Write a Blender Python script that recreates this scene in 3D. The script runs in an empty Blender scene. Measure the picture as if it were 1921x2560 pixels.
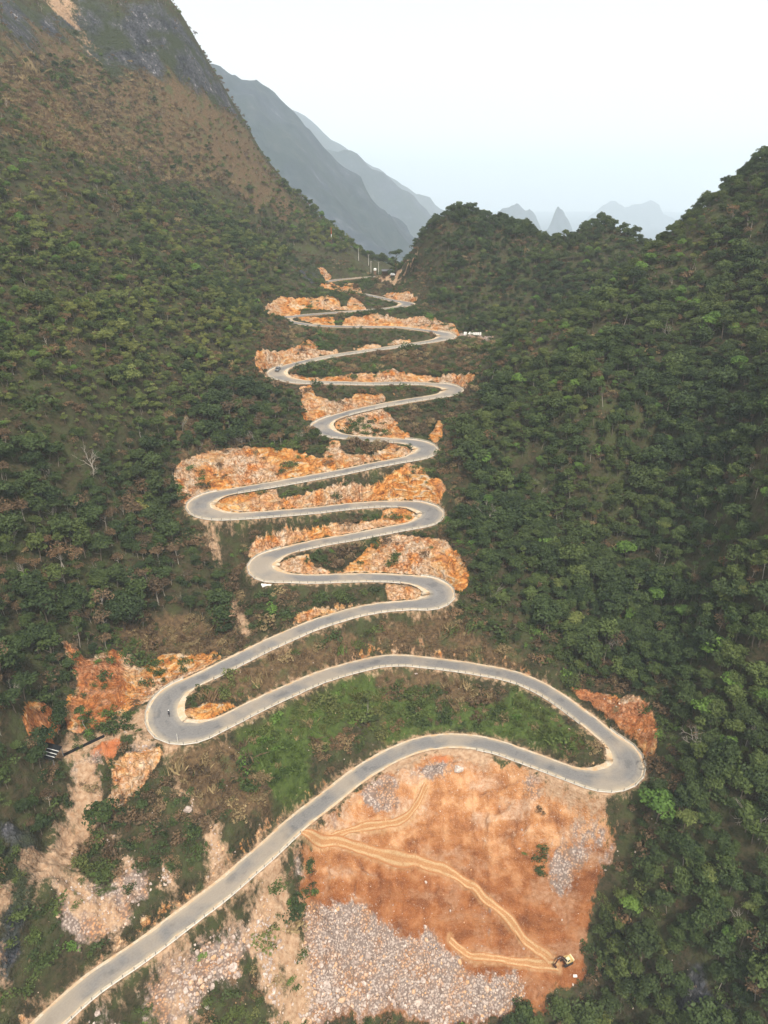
import bpy, bmesh, math, random
import numpy as np
from mathutils import Vector, Matrix
R = math.radians
scene = bpy.context.scene
COL = scene.collection

# ---------------------------------------------------------------- camera, sky, sun, exposure
cam_data = bpy.data.cameras.new('camera'); cam = bpy.data.objects.new('camera', cam_data); COL.objects.link(cam)
cam.location = (0, 0, 200); cam.rotation_euler = (R(90-24), 0, 0)
cam_data.sensor_fit = 'VERTICAL'; cam_data.sensor_height = 36; cam_data.lens = 24.99
cam_data.clip_start = 1; cam_data.clip_end = 60000
scene.camera = cam
scene.view_settings.view_transform = 'Standard'; scene.view_settings.look = 'None'
scene.view_settings.exposure = 0.52; scene.view_settings.gamma = 1
scene.cycles.use_denoising = True
scene.cycles.max_bounces = 5; scene.cycles.diffuse_bounces = 3; scene.cycles.glossy_bounces = 1
scene.cycles.transmission_bounces = 2; scene.cycles.volume_bounces = 3; scene.cycles.transparent_max_bounces = 4
SUN_EL, SUN_AZ = 52, 166                                 # high sun behind thin cloud, from the right, a little behind the camera
world = bpy.data.worlds.new('World'); scene.world = world; world.use_nodes = True
wn = world.node_tree.nodes; wl = world.node_tree.links; wn.clear()
wo = wn.new('ShaderNodeOutputWorld'); wb = wn.new('ShaderNodeBackground'); sky = wn.new('ShaderNodeTexSky')
sky.sky_type = 'NISHITA'; sky.sun_disc = False; sky.sun_elevation = R(SUN_EL); sky.sun_rotation = R(SUN_AZ)
sky.air_density = 1.0; sky.dust_density = 4.0; sky.ozone_density = 1.0
mixw = wn.new('ShaderNodeMixRGB'); mixw.inputs[0].default_value = .93           # an even overcast over the blue
wc = wn.new('ShaderNodeTexCoord'); wm = wn.new('ShaderNodeSeparateXYZ'); wr = wn.new('ShaderNodeMapRange'); wcr = wn.new('ShaderNodeValToRGB')
wl.new(wc.outputs['Generated'], wm.inputs[0]); wl.new(wm.outputs['Z'], wr.inputs[0])
wr.inputs[1].default_value = 0; wr.inputs[2].default_value = 1; wl.new(wr.outputs[0], wcr.inputs[0])
wcr.color_ramp.elements.new(.1); wcr.color_ramp.elements.new(.3)
for e, (p, c) in zip(wcr.color_ramp.elements, [(0, (13, 12.6, 12.0)), (.1, (9.2, 9.0, 8.8)), (.26, (6.6, 6.6, 6.6)), (1, (12, 11.9, 11.7))]):
    e.position = p; e.color = (*c, 1)                     # overcast: the zenith about twice as bright as the low sky
wl.new(sky.outputs[0], mixw.inputs[1]); wl.new(wcr.outputs[0], mixw.inputs[2])
wl.new(mixw.outputs[0], wb.inputs[0]); wb.inputs[1].default_value = .1
wl.new(wb.outputs[0], wo.inputs[0])
sd = bpy.data.lights.new('sun', 'SUN'); sun = bpy.data.objects.new('sun', sd); COL.objects.link(sun)
sd.energy = 3.4; sd.angle = R(5); sd.color = (1, .93, .82)
sun.rotation_euler = (R(90-SUN_EL), 0, R(180-SUN_AZ)); sun.location = (0, 0, 600)

HAZE_D = .00014; HAZE_COL = (.78, .89, .98, 1)
# ---------------------------------------------------------------- tables below unprojected from image pixels: road centre line, relief points, ridge crests (metres)
ROAD=[(-81,80.8,39),(-79.7,82.3,39.2),(-78.5,83.8,39.3),(-77.2,85.4,39.5),(-75.9,86.9,39.6),(-74.7,88.5,39.8),(-73.4,90,40),(-72.1,91.5,40.1),(-70.9,93.1,40.3),(-69.6,94.6,40.4),(-68.4,96.2,40.6),(-67.1,97.7,40.8),(-65.8,99.2,40.9),(-64.4,100.7,41.1),(-62.9,102,41.2),(-61.4,103.2,41.4),(-59.8,104.4,41.6),(-58.2,105.6,41.7),(-56.6,106.9,41.9),(-55.1,108.2,42),(-53.6,109.5,42.2),(-52.1,110.8,42.4),(-50.7,112.1,42.5),(-49.2,113.5,42.7),(-47.8,114.9,42.8),(-46.3,116.2,43),(-44.8,117.6,43.2),(-43.3,118.9,43.3),(-41.8,120.2,43.5),(-40.4,121.6,43.6),(-39,123,43.8),(-37.6,124.5,44),(-36.3,125.9,44.1),(-35,127.4,44.3),(-33.6,128.9,44.4),(-32.2,130.3,44.6),(-30.9,131.8,44.7),(-29.6,133.3,44.9),(-28.3,134.8,45.1),(-27,136.4,45.2),(-25.8,137.9,45.4),(-24.5,139.4,45.5),(-23.1,140.9,45.7),(-21.7,142.3,45.9),(-20.3,143.7,46),(-18.8,145,46.2),(-17.3,146.4,46.3),(-15.9,147.7,46.5),(-14.4,149.1,46.7),(-13.1,150.5,46.8),(-11.7,152,47),(-10.3,153.4,47.1),(-8.8,154.8,47.3),(-7.3,156.1,47.5),(-5.8,157.3,47.6),(-4.2,158.5,47.8),(-2.6,159.7,47.9),(-0.9,160.9,48.1),(0.7,162,48.3),(2.4,163,48.4),(4.2,163.9,48.6),(6,164.8,48.7),(7.8,165.6,48.9),(9.7,166.2,49.1),(11.6,166.8,49.2),(13.5,167.2,49.4),(15.5,167.4,49.5),(17.5,167.5,49.7),(19.5,167.5,49.9),(21.5,167.3,50),(23.4,167,50.2),(25.4,166.6,50.3),(27.3,166.1,50.5),(29.2,165.5,50.7),(31,164.7,50.8),(32.8,163.9,51),(34.6,162.9,51.1),(36.3,161.9,51.3),(37.9,160.7,51.4),(39.6,159.6,51.6),(41.2,158.5,51.8),(42.9,157.4,51.9),(44.5,156.3,52.1),(46.2,155.1,52.2),(47.8,154,52.4),(49.4,152.8,52.6),(51.1,151.7,52.7),(52.8,150.7,52.9),(54.5,149.7,53),(56.3,148.9,53.2),(58.2,148.3,53.4),(60.2,148.1,53.5),(62.1,148.2,53.7),(64,148.7,53.8),(65.7,149.6,54),(67.2,150.9,54.2),(68.2,152.5,54.3),(68.7,154.3,54.5),(68.6,156.3,54.6),(68.1,158.2,54.8),(67.3,159.9,55),(66.2,161.6,55.1),(65.2,163.3,55.3),(64.1,165,55.4),(63,166.7,55.6),(61.9,168.3,55.8),(60.8,170,55.9),(59.6,171.6,56.1),(58.4,173.2,56.2),(57.2,174.8,56.4),(56,176.3,56.6),(54.7,177.9,56.7),(53.4,179.4,56.9),(52,180.8,57),(50.6,182.2,57.2),(49.1,183.5,57.3),(47.5,184.7,57.5),(45.8,185.8,57.7),(44.1,186.8,57.8),(42.3,187.7,58),(40.4,188.3,58.1),(38.5,188.9,58.3),(36.6,189.4,58.5),(34.7,189.8,58.6),(32.7,190.1,58.8),(30.7,190.5,58.9),(28.8,190.8,59.1),(26.8,191.1,59.3),(24.8,191.4,59.4),(22.8,191.6,59.6),(20.9,191.9,59.7),(18.9,192,59.9),(16.9,192.2,60.1),(14.9,192.4,60.2),(12.9,192.5,60.4),(10.9,192.7,60.5),(8.9,192.8,60.7),(6.9,192.8,60.9),(5,192.6,61),(3,192.4,61.2),(1,192,61.3),(-0.9,191.4,61.5),(-2.7,190.7,61.7),(-4.5,189.8,61.8),(-6.3,188.9,62),(-8,188,62.1),(-9.8,187,62.3),(-11.5,186,62.5),(-13.2,185,62.6),(-14.9,184,62.8),(-16.6,182.9,62.9),(-18.2,181.7,63.1),(-19.9,180.6,63.3),(-21.4,179.3,63.4),(-23,178.1,63.6),(-24.4,176.7,63.7),(-25.9,175.4,63.9),(-27.3,174,64),(-28.8,172.6,64.2),(-30.3,171.3,64.4),(-31.7,169.9,64.5),(-33.2,168.6,64.7),(-34.6,167.2,64.8),(-36,165.8,65),(-37.4,164.4,65.2),(-38.8,162.9,65.3),(-40.2,161.5,65.5),(-41.5,160,65.6),(-42.9,158.6,65.8),(-44.3,157.1,66),(-45.7,155.8,66.1),(-47.3,154.5,66.3),(-48.9,153.4,66.4),(-50.7,152.4,66.6),(-52.5,151.8,66.8),(-54.4,151.6,66.9),(-56.4,151.8,67.1),(-58.1,152.6,67.2),(-59.5,153.8,67.4),(-60.7,155.4,67.6),(-61.5,157.2,67.7),(-62,159.1,67.9),(-62.2,161.1,68),(-62,163,68.2),(-61.4,164.9,68.4),(-60.5,166.6,68.5),(-59.3,168.2,68.7),(-57.8,169.5,68.8),(-56.3,170.8,69),(-54.7,172,69.2),(-53.1,173.2,69.3),(-51.6,174.5,69.5),(-50,175.7,69.6),(-48.5,177,69.8),(-46.9,178.2,69.9),(-45.4,179.5,70.1),(-43.8,180.8,70.3),(-42.3,182,70.4),(-40.8,183.3,70.6),(-39.2,184.6,70.7),(-37.6,185.8,70.9),(-36.1,187,71.1),(-34.4,188.2,71.2),(-32.8,189.3,71.4),(-31.2,190.5,71.5),(-29.5,191.6,71.7),(-27.9,192.7,71.9),(-26.3,193.9,72),(-24.6,195,72.2),(-22.9,196,72.3),(-21.1,196.9,72.5),(-19.3,197.8,72.7),(-17.5,198.6,72.8),(-15.7,199.4,73),(-13.9,200.2,73.1),(-12,201,73.3),(-10.2,201.7,73.5),(-8.3,202.3,73.6),(-6.3,202.8,73.8),(-4.4,203.2,73.9),(-2.4,203.6,74.1),(-0.5,203.9,74.3),(1.5,204,74.4),(3.5,204.1,74.6),(5.5,204.1,74.7),(7.5,204.1,74.9),(9.5,204.1,75.1),(11.5,204.1,75.2),(13.4,204.3,75.4),(15.4,204.7,75.5),(17.2,205.5,75.7),(18.6,206.7,75.8),(19.5,208.3,76),(19.7,210.2,76.2),(19.1,212,76.3),(18,213.6,76.5),(16.6,214.9,76.6),(14.9,215.8,76.8),(13,216.5,77),(11.1,216.9,77.1),(9.1,217.2,77.3),(7.1,217.3,77.4),(5.1,217.4,77.6),(3.1,217.4,77.8),(1.1,217.4,77.9),(-0.8,217.2,78.1),(-2.8,217,78.2),(-4.8,216.7,78.4),(-6.8,216.4,78.6),(-8.7,216,78.7),(-10.7,215.7,78.9),(-12.7,215.3,79),(-14.6,214.9,79.2),(-16.6,214.5,79.4),(-18.5,214,79.5),(-20.4,213.6,79.7),(-22.4,213.2,79.8),(-24.4,212.9,80),(-26.3,212.6,80.2),(-28.3,212.5,80.3),(-30.3,212.4,80.5),(-32.3,212.4,80.6),(-34.3,212.5,80.8),(-36.3,212.7,81),(-38.2,213,81.1),(-40,213.8,81.3),(-41.5,215,81.4),(-42.5,216.5,81.6),(-43,218.4,81.8),(-42.9,220.3,81.9),(-42.2,222.1,82.1),(-41.2,223.8,82.2),(-39.8,225.2,82.4),(-38.3,226.5,82.5),(-36.6,227.6,82.7),(-34.9,228.6,82.9),(-33.1,229.5,83),(-31.3,230.3,83.2),(-29.4,231,83.3),(-27.5,231.6,83.5),(-25.6,232.2,83.7),(-23.7,232.8,83.8),(-21.8,233.4,84),(-19.9,233.9,84.1),(-18,234.3,84.3),(-16,234.7,84.5),(-14,235.1,84.6),(-12.1,235.5,84.8),(-10.2,235.9,84.9),(-8.2,236.5,85.1),(-6.3,237.1,85.3),(-4.4,237.6,85.4),(-2.5,238.2,85.6),(-0.6,238.7,85.7),(1.3,239.2,85.9),(3.3,239.8,86.1),(5.2,240.3,86.2),(7.1,240.8,86.4),(9,241.3,86.5),(10.9,242,86.7),(12.8,242.7,86.9),(14.5,243.7,87),(16.1,244.8,87.2),(17.3,246.3,87.3),(18.2,248.1,87.5),(18.7,249.9,87.7),(18.6,251.8,87.8),(17.7,253.5,88),(16.3,254.8,88.1),(14.6,255.7,88.3),(12.7,256.3,88.4),(10.8,256.7,88.6),(8.8,256.9,88.8),(6.8,256.8,88.9),(4.9,256.6,89.1),(2.9,256.2,89.2),(1,255.8,89.4),(-1,255.3,89.6),(-2.9,254.7,89.7),(-4.8,254.1,89.9),(-6.6,253.4,90),(-8.5,252.7,90.2),(-10.3,251.9,90.4),(-12.2,251.1,90.5),(-14,250.3,90.7),(-15.8,249.4,90.8),(-17.6,248.5,91),(-19.3,247.6,91.2),(-21.1,246.7,91.3),(-22.9,245.8,91.5),(-24.7,244.9,91.6),(-26.5,244.1,91.8),(-28.3,243.3,92),(-30.1,242.5,92.1),(-32,241.7,92.3),(-33.8,241,92.4),(-35.7,240.2,92.6),(-37.5,239.5,92.8),(-39.4,238.7,92.9),(-41.2,238,93.1),(-43.1,237.3,93.2),(-44.9,236.6,93.4),(-46.8,235.9,93.6),(-48.7,235.2,93.7),(-50.6,234.6,93.9),(-52.5,234.1,94),(-54.4,233.6,94.2),(-56.4,233.2,94.4),(-58.4,233.1,94.5),(-60.3,233.2,94.7),(-62.2,233.7,94.8),(-64,234.5,95),(-65.7,235.6,95.1),(-67,237,95.3),(-67.9,238.7,95.5),(-68.3,240.6,95.6),(-68.1,242.5,95.8),(-67.4,244.3,95.9),(-66.3,245.8,96.1),(-64.8,247.2,96.3),(-63.2,248.3,96.4),(-61.4,249.2,96.6),(-59.6,250,96.7),(-57.7,250.6,96.9),(-55.8,251.2,97.1),(-53.9,251.7,97.2),(-51.9,252.1,97.4),(-50,252.6,97.5),(-48.1,253.1,97.7),(-46.1,253.5,97.9),(-44.2,254,98),(-42.3,254.5,98.2),(-40.4,255.1,98.3),(-38.4,255.6,98.5),(-36.5,256.2,98.7),(-34.6,256.8,98.8),(-32.7,257.3,99),(-30.8,257.9,99.1),(-28.9,258.4,99.3),(-26.9,259,99.5),(-25,259.5,99.6),(-23.1,260.1,99.8),(-21.2,260.6,99.9),(-19.3,261.2,100.1),(-17.4,261.9,100.3),(-15.5,262.5,100.4),(-13.7,263.2,100.6),(-11.8,264,100.7),(-10,264.7,100.9),(-8.1,265.5,101),(-6.3,266.2,101.2),(-4.4,266.9,101.4),(-2.5,267.5,101.5),(-0.6,268.2,101.7),(1.3,268.8,101.8),(3.2,269.3,102),(5.1,269.9,102.2),(7,270.4,102.3),(8.9,271,102.5),(10.8,271.8,102.6),(12.5,272.7,102.8),(14.2,273.7,103),(15.7,275,103.1),(16.8,276.6,103.3),(17.6,278.4,103.4),(17.9,280.3,103.6),(17.6,282.1,103.8),(16.6,283.7,103.9),(15.2,285,104.1),(13.4,285.9,104.2),(11.6,286.6,104.4),(9.6,287.1,104.6),(7.7,287.3,104.7),(5.7,287.5,104.9),(3.7,287.6,105),(1.7,287.6,105.2),(-0.3,287.5,105.4),(-2.3,287.4,105.5),(-4.3,287.2,105.7),(-6.3,287.2,105.8),(-8.3,287.2,106),(-10.3,287.3,106.2),(-12.2,287.4,106.3),(-14.2,287.6,106.5),(-16.2,287.9,106.6),(-18.2,288.2,106.8),(-20.1,288.6,107),(-21.9,289.3,107.1),(-23.6,290.3,107.3),(-25.1,291.7,107.4),(-26.2,293.2,107.6),(-27.1,295,107.7),(-27.5,296.9,107.9),(-27.6,298.9,108.1),(-27.3,300.8,108.2),(-26.6,302.6,108.4),(-25.6,304.3,108.5),(-24.5,305.9,108.7),(-23.2,307.4,108.9),(-21.8,308.9,109),(-20.3,310.2,109.2),(-18.7,311.4,109.3),(-17.1,312.6,109.5),(-15.4,313.7,109.7),(-13.7,314.7,109.8),(-12,315.7,110),(-10.2,316.6,110.1),(-8.5,317.6,110.3),(-6.7,318.5,110.5),(-4.9,319.4,110.6),(-3.1,320.2,110.8),(-1.3,321,110.9),(0.6,321.7,111.1),(2.4,322.4,111.3),(4.3,323.1,111.4),(6.2,323.7,111.6),(8.1,324.4,111.7),(10,325,111.9),(11.9,325.6,112.1),(13.8,326.2,112.2),(15.7,326.8,112.4),(17.6,327.3,112.5),(19.6,327.7,112.7),(21.5,328.2,112.9),(23.4,328.9,113),(25.3,329.5,113.2),(27.1,330.3,113.3),(28.9,331.2,113.5),(30.5,332.3,113.6),(32,333.6,113.8),(33.2,335.1,114),(34,336.8,114.1),(34,338.6,114.3),(33.1,340.3,114.4),(31.7,341.6,114.6),(30,342.5,114.8),(28.1,343.1,114.9),(26.1,343.5,115.1),(24.2,343.7,115.2),(22.2,343.8,115.4),(20.2,343.8,115.6),(18.2,343.6,115.7),(16.2,343.3,115.9),(14.3,342.9,116),(12.4,342.3,116.2),(10.5,341.7,116.4),(8.6,341.1,116.5),(6.7,340.4,116.7),(4.9,339.6,116.8),(3,338.9,117),(1.2,338.1,117.2),(-0.6,337.3,117.3),(-2.4,336.5,117.5),(-4.3,335.7,117.6),(-6.1,334.9,117.8),(-8,334.3,118),(-9.9,333.8,118.1),(-11.9,333.3,118.3),(-13.8,333,118.4),(-15.8,332.7,118.6),(-17.7,332.3,118.8),(-19.7,331.9,118.9),(-21.6,331.4,119.1),(-23.6,330.9,119.2),(-25.5,330.4,119.4),(-27.4,329.8,119.6),(-29.3,329.3,119.7),(-31.3,328.9,119.9),(-33.2,328.4,120),(-35.2,328,120.2),(-37.1,327.8,120.3),(-39.1,327.8,120.5),(-41.1,328.1,120.7),(-43,328.6,120.8),(-44.8,329.4,121),(-46.5,330.4,121.1),(-48.1,331.6,121.3),(-49.4,333,121.5),(-50.5,334.7,121.6),(-51.3,336.4,121.8),(-51.8,338.3,121.9),(-51.9,340.3,122.1),(-51.6,342.2,122.3),(-51,344.1,122.4),(-50.1,345.9,122.6),(-49,347.5,122.7),(-47.7,349,122.9),(-46.4,350.5,123.1),(-44.9,351.8,123.2),(-43.4,353.1,123.4),(-41.8,354.4,123.5),(-40.3,355.7,123.7),(-38.8,356.9,123.9),(-37.2,358.2,124),(-35.6,359.3,124.2),(-33.9,360.4,124.3),(-32.2,361.4,124.5),(-30.4,362.4,124.7),(-28.7,363.2,124.8),(-26.9,364.1,125),(-25,364.9,125.1),(-23.2,365.6,125.3),(-21.3,366.3,125.5),(-19.4,366.9,125.6),(-17.5,367.5,125.8),(-15.6,368.2,125.9),(-13.7,368.8,126.1),(-11.9,369.5,126.2),(-10,370.1,126.4),(-8,370.6,126.6),(-6.1,371,126.7),(-4.1,371.4,126.9),(-2.2,371.8,127),(-0.3,372.3,127.2),(1.7,372.9,127.4),(3.6,373.5,127.5),(5.4,374.2,127.7),(7.3,374.8,127.8),(9.2,375.5,128),(11.1,376.1,128.2),(13,376.8,128.3),(14.9,377.4,128.5),(16.7,378,128.6),(18.7,378.6,128.8),(20.6,379.2,129),(22.4,379.8,129.1),(24.3,380.6,129.3),(26.1,381.4,129.4),(27.9,382.4,129.6),(29.6,383.4,129.8),(31.2,384.6,129.9),(32.6,385.9,130.1),(33.7,387.5,130.2),(34.4,389.3,130.4),(34.5,391.2,130.6),(33.8,392.9,130.7),(32.6,394.4,130.9),(31,395.6,131),(29.4,396.7,131.2),(27.6,397.6,131.4),(25.8,398.4,131.5),(23.9,399.1,131.7),(22,399.7,131.8),(20.1,400.3,132),(18.2,400.9,132.1),(16.3,401.5,132.3),(14.5,402.2,132.4),(12.6,403,132.5),(10.8,403.8,132.5),(8.9,404.4,132.6),(7,404.9,132.6),(5,405,132.7),(3,405,132.7),(1,404.7,132.8),(-0.9,404.4,132.9),(-2.9,404.1,132.9),(-4.9,403.7,133),(-6.9,403.4,133),(-8.8,403,133.1),(-10.8,402.6,133.1),(-12.7,402.2,133.2),(-14.7,401.9,133.2),(-16.7,401.6,133.3),(-18.7,401.5,133.4),(-20.7,401.4,133.4),(-22.7,401.4,133.5),(-24.7,401.5,133.5),(-26.7,401.5,133.6),(-28.7,401.7,133.6),(-30.6,401.8,133.7),(-32.6,402,133.8),(-34.6,402.3,133.8),(-36.6,402.6,133.9),(-38.5,403.1,133.9),(-40.4,403.7,134),(-42.2,404.5,134),(-44,405.4,134.1),(-45.7,406.5,134.1),(-47.4,407.6,134.2),(-48.9,408.8,134.3),(-50.5,410.1,134.3),(-51.9,411.5,134.4),(-53.3,412.9,134.4),(-54.7,414.4,134.5),(-55.9,415.9,134.5),(-57.1,417.5,134.6),(-58.2,419.2,134.6),(-59.1,420.9,134.7),(-59.6,422.7,134.8),(-59.2,424.3,134.8),(-57.8,425.3,134.9),(-56,425.9,134.9),(-54.2,426.7,135),(-52.5,427.7,135),(-50.9,428.9,135.1),(-49.2,429.9,135.2),(-47.4,430.8,135.2),(-45.6,431.6,135.3),(-43.7,432.4,135.3),(-41.9,433.1,135.4),(-40,433.8,135.4),(-38.1,434.4,135.5),(-36.2,435.1,135.5),(-34.3,435.8,135.6),(-32.4,436.4,135.7),(-30.5,437.1,135.7),(-28.7,437.7,135.8),(-26.8,438.4,135.8),(-24.9,439,135.9),(-23,439.7,135.9),(-21.1,440.3,136),(-19.2,440.9,136),(-17.3,441.6,136.1),(-15.4,442.2,136.2),(-13.5,442.8,136.2),(-11.6,443.5,136.3),(-9.7,444.1,136.3),(-7.8,444.6,136.4),(-5.8,444.9,136.5),(-3.8,445.2,136.6),(-1.9,445.6,136.7),(0,446.1,136.8),(1.9,446.8,136.9),(3.8,447.5,137),(5.6,448.4,137.1),(7.3,449.3,137.2),(9,450.4,137.3),(10.6,451.6,137.4),(12,453,137.5),(13.3,454.5,137.6),(14.3,456.2,137.7),(14.8,458,137.8),(14.9,460,137.9),(14.4,461.8,138),(13.4,463.5,138.1),(12,464.9,138.2),(10.4,466.1,138.3),(8.8,467.1,138.4),(7.2,468.3,138.5),(5.6,469.6,138.6),(4.2,471,138.7),(2.9,472.4,138.8),(1.5,473.9,138.9),(0.2,475.4,139),(-1.1,476.9,139.1),(-2.4,478.4,139.2),(-3.7,479.9,139.3),(-5.1,481.4,139.4),(-6.4,482.9,139.5),(-7.8,484.3,139.6),(-9.2,485.7,139.7),(-10.7,487.1,139.8),(-12.2,488.4,139.9),(-13.8,489.6,140),(-15.5,490.7,140.1),(-17.1,491.8,140.2),(-18.9,492.8,140.3),(-20.6,493.8,140.4),(-22.4,494.7,140.5),(-24.1,495.7,140.6),(-25.8,496.7,140.7),(-27.5,497.8,140.8),(-29.2,498.9,140.9),(-30.8,500,141),(-32.4,501.2,141.1),(-34,502.4,141.2),(-35.6,503.6,141.3),(-37.1,504.9,141.4),(-38.6,506.3,141.5),(-40,507.7,141.6),(-41.3,509.2,141.7),(-42.7,510.6,141.8),(-44,512.1,141.9),(-45.3,513.6,142),(-46.6,515.2,142.1),(-47.7,516.8,142.2),(-48.7,518.5,142.3),(-49.4,520.4,142.4),(-49.6,522.3,142.5),(-49.3,524.2,142.6),(-48.4,525.9,142.7),(-47.2,527.4,142.8),(-45.8,528.9,142.9),(-44.5,530.3,143),(-43.2,531.9,143.1),(-42,533.4,143.2),(-40.7,535,143.3),(-39.4,536.5,143.4),(-38.1,538,143.5),(-36.6,539.3,143.6),(-35,540.6,143.7),(-33.4,541.7,143.8),(-31.6,542.6,143.9),(-29.8,543.4,144),(-27.9,544.1,144.1),(-26,544.7,144.2),(-24.1,545.3,144.3),(-22.2,545.9,144.4),(-20.3,546.5,144.5),(-18.4,547,144.6),(-16.4,547.4,144.7),(-14.5,547.9,144.8),(-12.5,548.4,144.9),(-10.6,548.8,145),(-8.7,549.3,145.1),(-6.7,549.8,145.2),(-4.8,550.4,145.3),(-2.9,550.9,145.4),(-1,551.6,145.5),(0.9,552.2,145.6),(2.8,552.8,145.7),(4.7,553.5,145.8),(6.6,554.1,145.9)]
RELIEF=[(-109.8,180,99.8),(-118.9,215,137.2),(-131,248,156.2),(-146.6,290,179.5),(-180.5,380,227.4),(-215,480,295),(-197.1,545,287),(-150.5,620,324.1),(-175.7,500,237.7),(-134.1,335,177.1),(-115,275,152),(-104.2,238,131.6),(-113.6,385,174.4),(-99.2,322,144.7),(-87.8,272,122.9),(-95.3,222,109.3),(-86.8,207,86.3),(-85.6,338,143.2),(-65.3,345,136.7),(-84.3,435,152.2),(-69.8,505,160.8),(-32.9,560,155.6),(-112,632,256.6),(-132.1,626,290.6),(-87.5,632,216.6),(-73.2,650,203.7),(-27.5,650,160.3),(-127.4,520,204.4),(-52.7,292,112.2),(-64.4,272,107.1),(-81.9,252,103.9),(-84.6,236,92.8),(-57.1,222,76.2),(-52.6,234,87.8),(-67.3,216,84.9),(-66,203,65.8),(-80.2,192,72),(-90.7,178,75.4),(-99.9,178,87.8),(-74.2,425,142.5),(-72.7,520,146.9),(-71.3,312,120.2),(-92,139.2,89.7),(-89.6,129.8,79.1),(-89.1,123.4,68.1),(-83,104.4,56.5),(-77.6,112.7,58.2),(-83.3,141.3,66),(-73.7,146,67.8),(-67.4,149.2,68),(-89.7,143.8,74.6),(-92,162,70.7),(-83.4,171,69.4),(-75.2,176,65.2),(-73.1,136.9,56.5),(-58.1,137.8,57),(-48.3,129.7,52),(-58.1,116.9,47),(-68.4,106.9,47),(-56.6,142.8,63),(-42.6,143.7,58),(-33.2,136.3,53),(-28.9,152.1,57),(-79.6,128.6,56.6),(4.5,150.3,44),(33.2,154.3,46),(53.9,145.6,46),(27,146.4,36),(-6.7,140.6,35),(4.4,139.8,25),(26.3,134.7,22),(46.7,127.1,10),(51.4,136.6,29),(4.1,114.8,3),(-25.3,107.2,16),(-15.1,134.2,32),(-20.5,121.6,26),(-45.9,107.6,32),(-35.2,116,34),(-59.3,99.1,30),(30.9,119.4,2),(45,120,1),(56.5,140.2,40),(57.9,132.2,19),(84.3,96.7,29),(63.5,109.6,7.1),(87.7,110.3,44),(66.8,128.3,30.7),(68.2,139.6,48),(92.5,128.2,63),(82.1,142.5,65.4),(84.4,162,64.9),(76.5,156.7,60),(77.5,176,65.3),(68.3,184,59.7),(100.7,152.3,80.4),(104,166,95.5),(110.5,188.2,115),(94,195,77.6),(123.4,223.2,135),(149.4,289.1,165),(167.3,345,208.1),(106.3,238,101.6),(114.2,274.5,137),(126.3,320,166.5),(116.5,338,169.2),(81,338,147.5),(59.2,333,136.1),(43,312,113.8),(34.6,264,103.7),(33.8,225,87.9),(39.1,207,74.6),(57.4,195,67.4),(52.3,255,96),(74.4,264,124),(28.6,286,105.9),(29.3,253,92.4),(69.1,225,84),(53.2,490,184.4),(69.2,495,184.3),(94.9,492,177.3),(23.8,505,168.4),(43.1,490,183.3),(116.6,492,165.3),(139,482,181.1),(123.9,490,177.4),(158.8,484,170),(131.2,350,180.1),(141.5,352,188.5),(156.5,354,200.9),(153.8,455,165.2),(61.4,381.8,127.6),(48.1,395.4,130.6),(72.5,384.8,125.7),(66.1,418,135.4),(34.7,462,150.9),(18.6,500,150),(11.9,560,146.2),(-1.7,562,144.6),(19,600,148),(98.2,410,138.6),(-260,300,220),(-320,480,290),(-230,150,210),(-170,90,130),(-130,60,90),(-230,640,350),(-330,640,390),(-100,720,180),(-60,740,150),(0,720,125),(-180,720,240),(60,560,160),(140,560,150),(100,640,125),(220,560,130),(240,400,235),(320,300,260),(220,220,205),(200,120,140),(160,70,100),(250,60,160),(130,400,155),(180,430,162),(168,500,150),(190,505,145),(225,500,155),(150,520,150),(0,60,-15),(60,60,-15),(-60,50,10),(20,20,-30),(320,480,170),(320,640,120),(0,650,138),(190,400,205)]
SPUR=[(-67.4,156.3,67.4),(-71.8,152.5,67.6),(-76,149.2,67.8),(-80,145.9,68),(-83.9,142.8,68.2)]
RIDGES={'A':[(-583.5,2300,560.6),(-533.1,2360,550.7),(-490.5,2400,554.7),(-434.8,2490,523.7),(-389.5,2580,513.8),(-338.1,2640,459.4),(-292.3,2670,404.5),(-233.3,2700,286),(-182.8,2730,211.3),(-30.4,2790,-4.5)],'B':[(-1013.7,5800,941.9),(-809.1,6000,846.1),(-662.3,6100,778.5),(-585.5,6200,696.5),(-411.7,6300,565.6)],'C':[(-559.6,4300,472.5),(-386.7,4400,455.3),(-291.5,4460,458.8),(-181.8,4500,441),(-70.5,4560,345.3),(46,4600,219),(119.6,4660,109.1),(196.7,4700,-51.2)],'D':[(-207.6,6800,478.5),(33.9,7000,339.6),(290,7100,209.4),(595,7200,73.3),(756,7200,-184.9)],'E':[(993.8,7200,-44.3),(1101.9,7200,80.2),(1160.8,7200,90.5),(1237.9,7200,155.3),(1309.3,7200,97.3),(1409.4,7200,59.6),(1452.4,7200,-131.9)],'F':[(1479.2,7000,-174.2),(1523.5,7000,-20.6),(1574.5,7000,126.8),(1673.2,7000,13.1),(1737.1,7000,-174.2)],'G':[(3335,13000,-367.5),(3636.9,13000,-53.6),(3798.4,13000,156.1),(4026.9,13000,51.7),(4264.3,13000,82.5),(4469.6,13000,143.9),(4655.7,13000,-16.3),(4880.3,13000,-153.3),(5196.7,13000,-494.9)]}  # crests traced in the image, pushed farther along their camera rays to suit the haze
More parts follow.
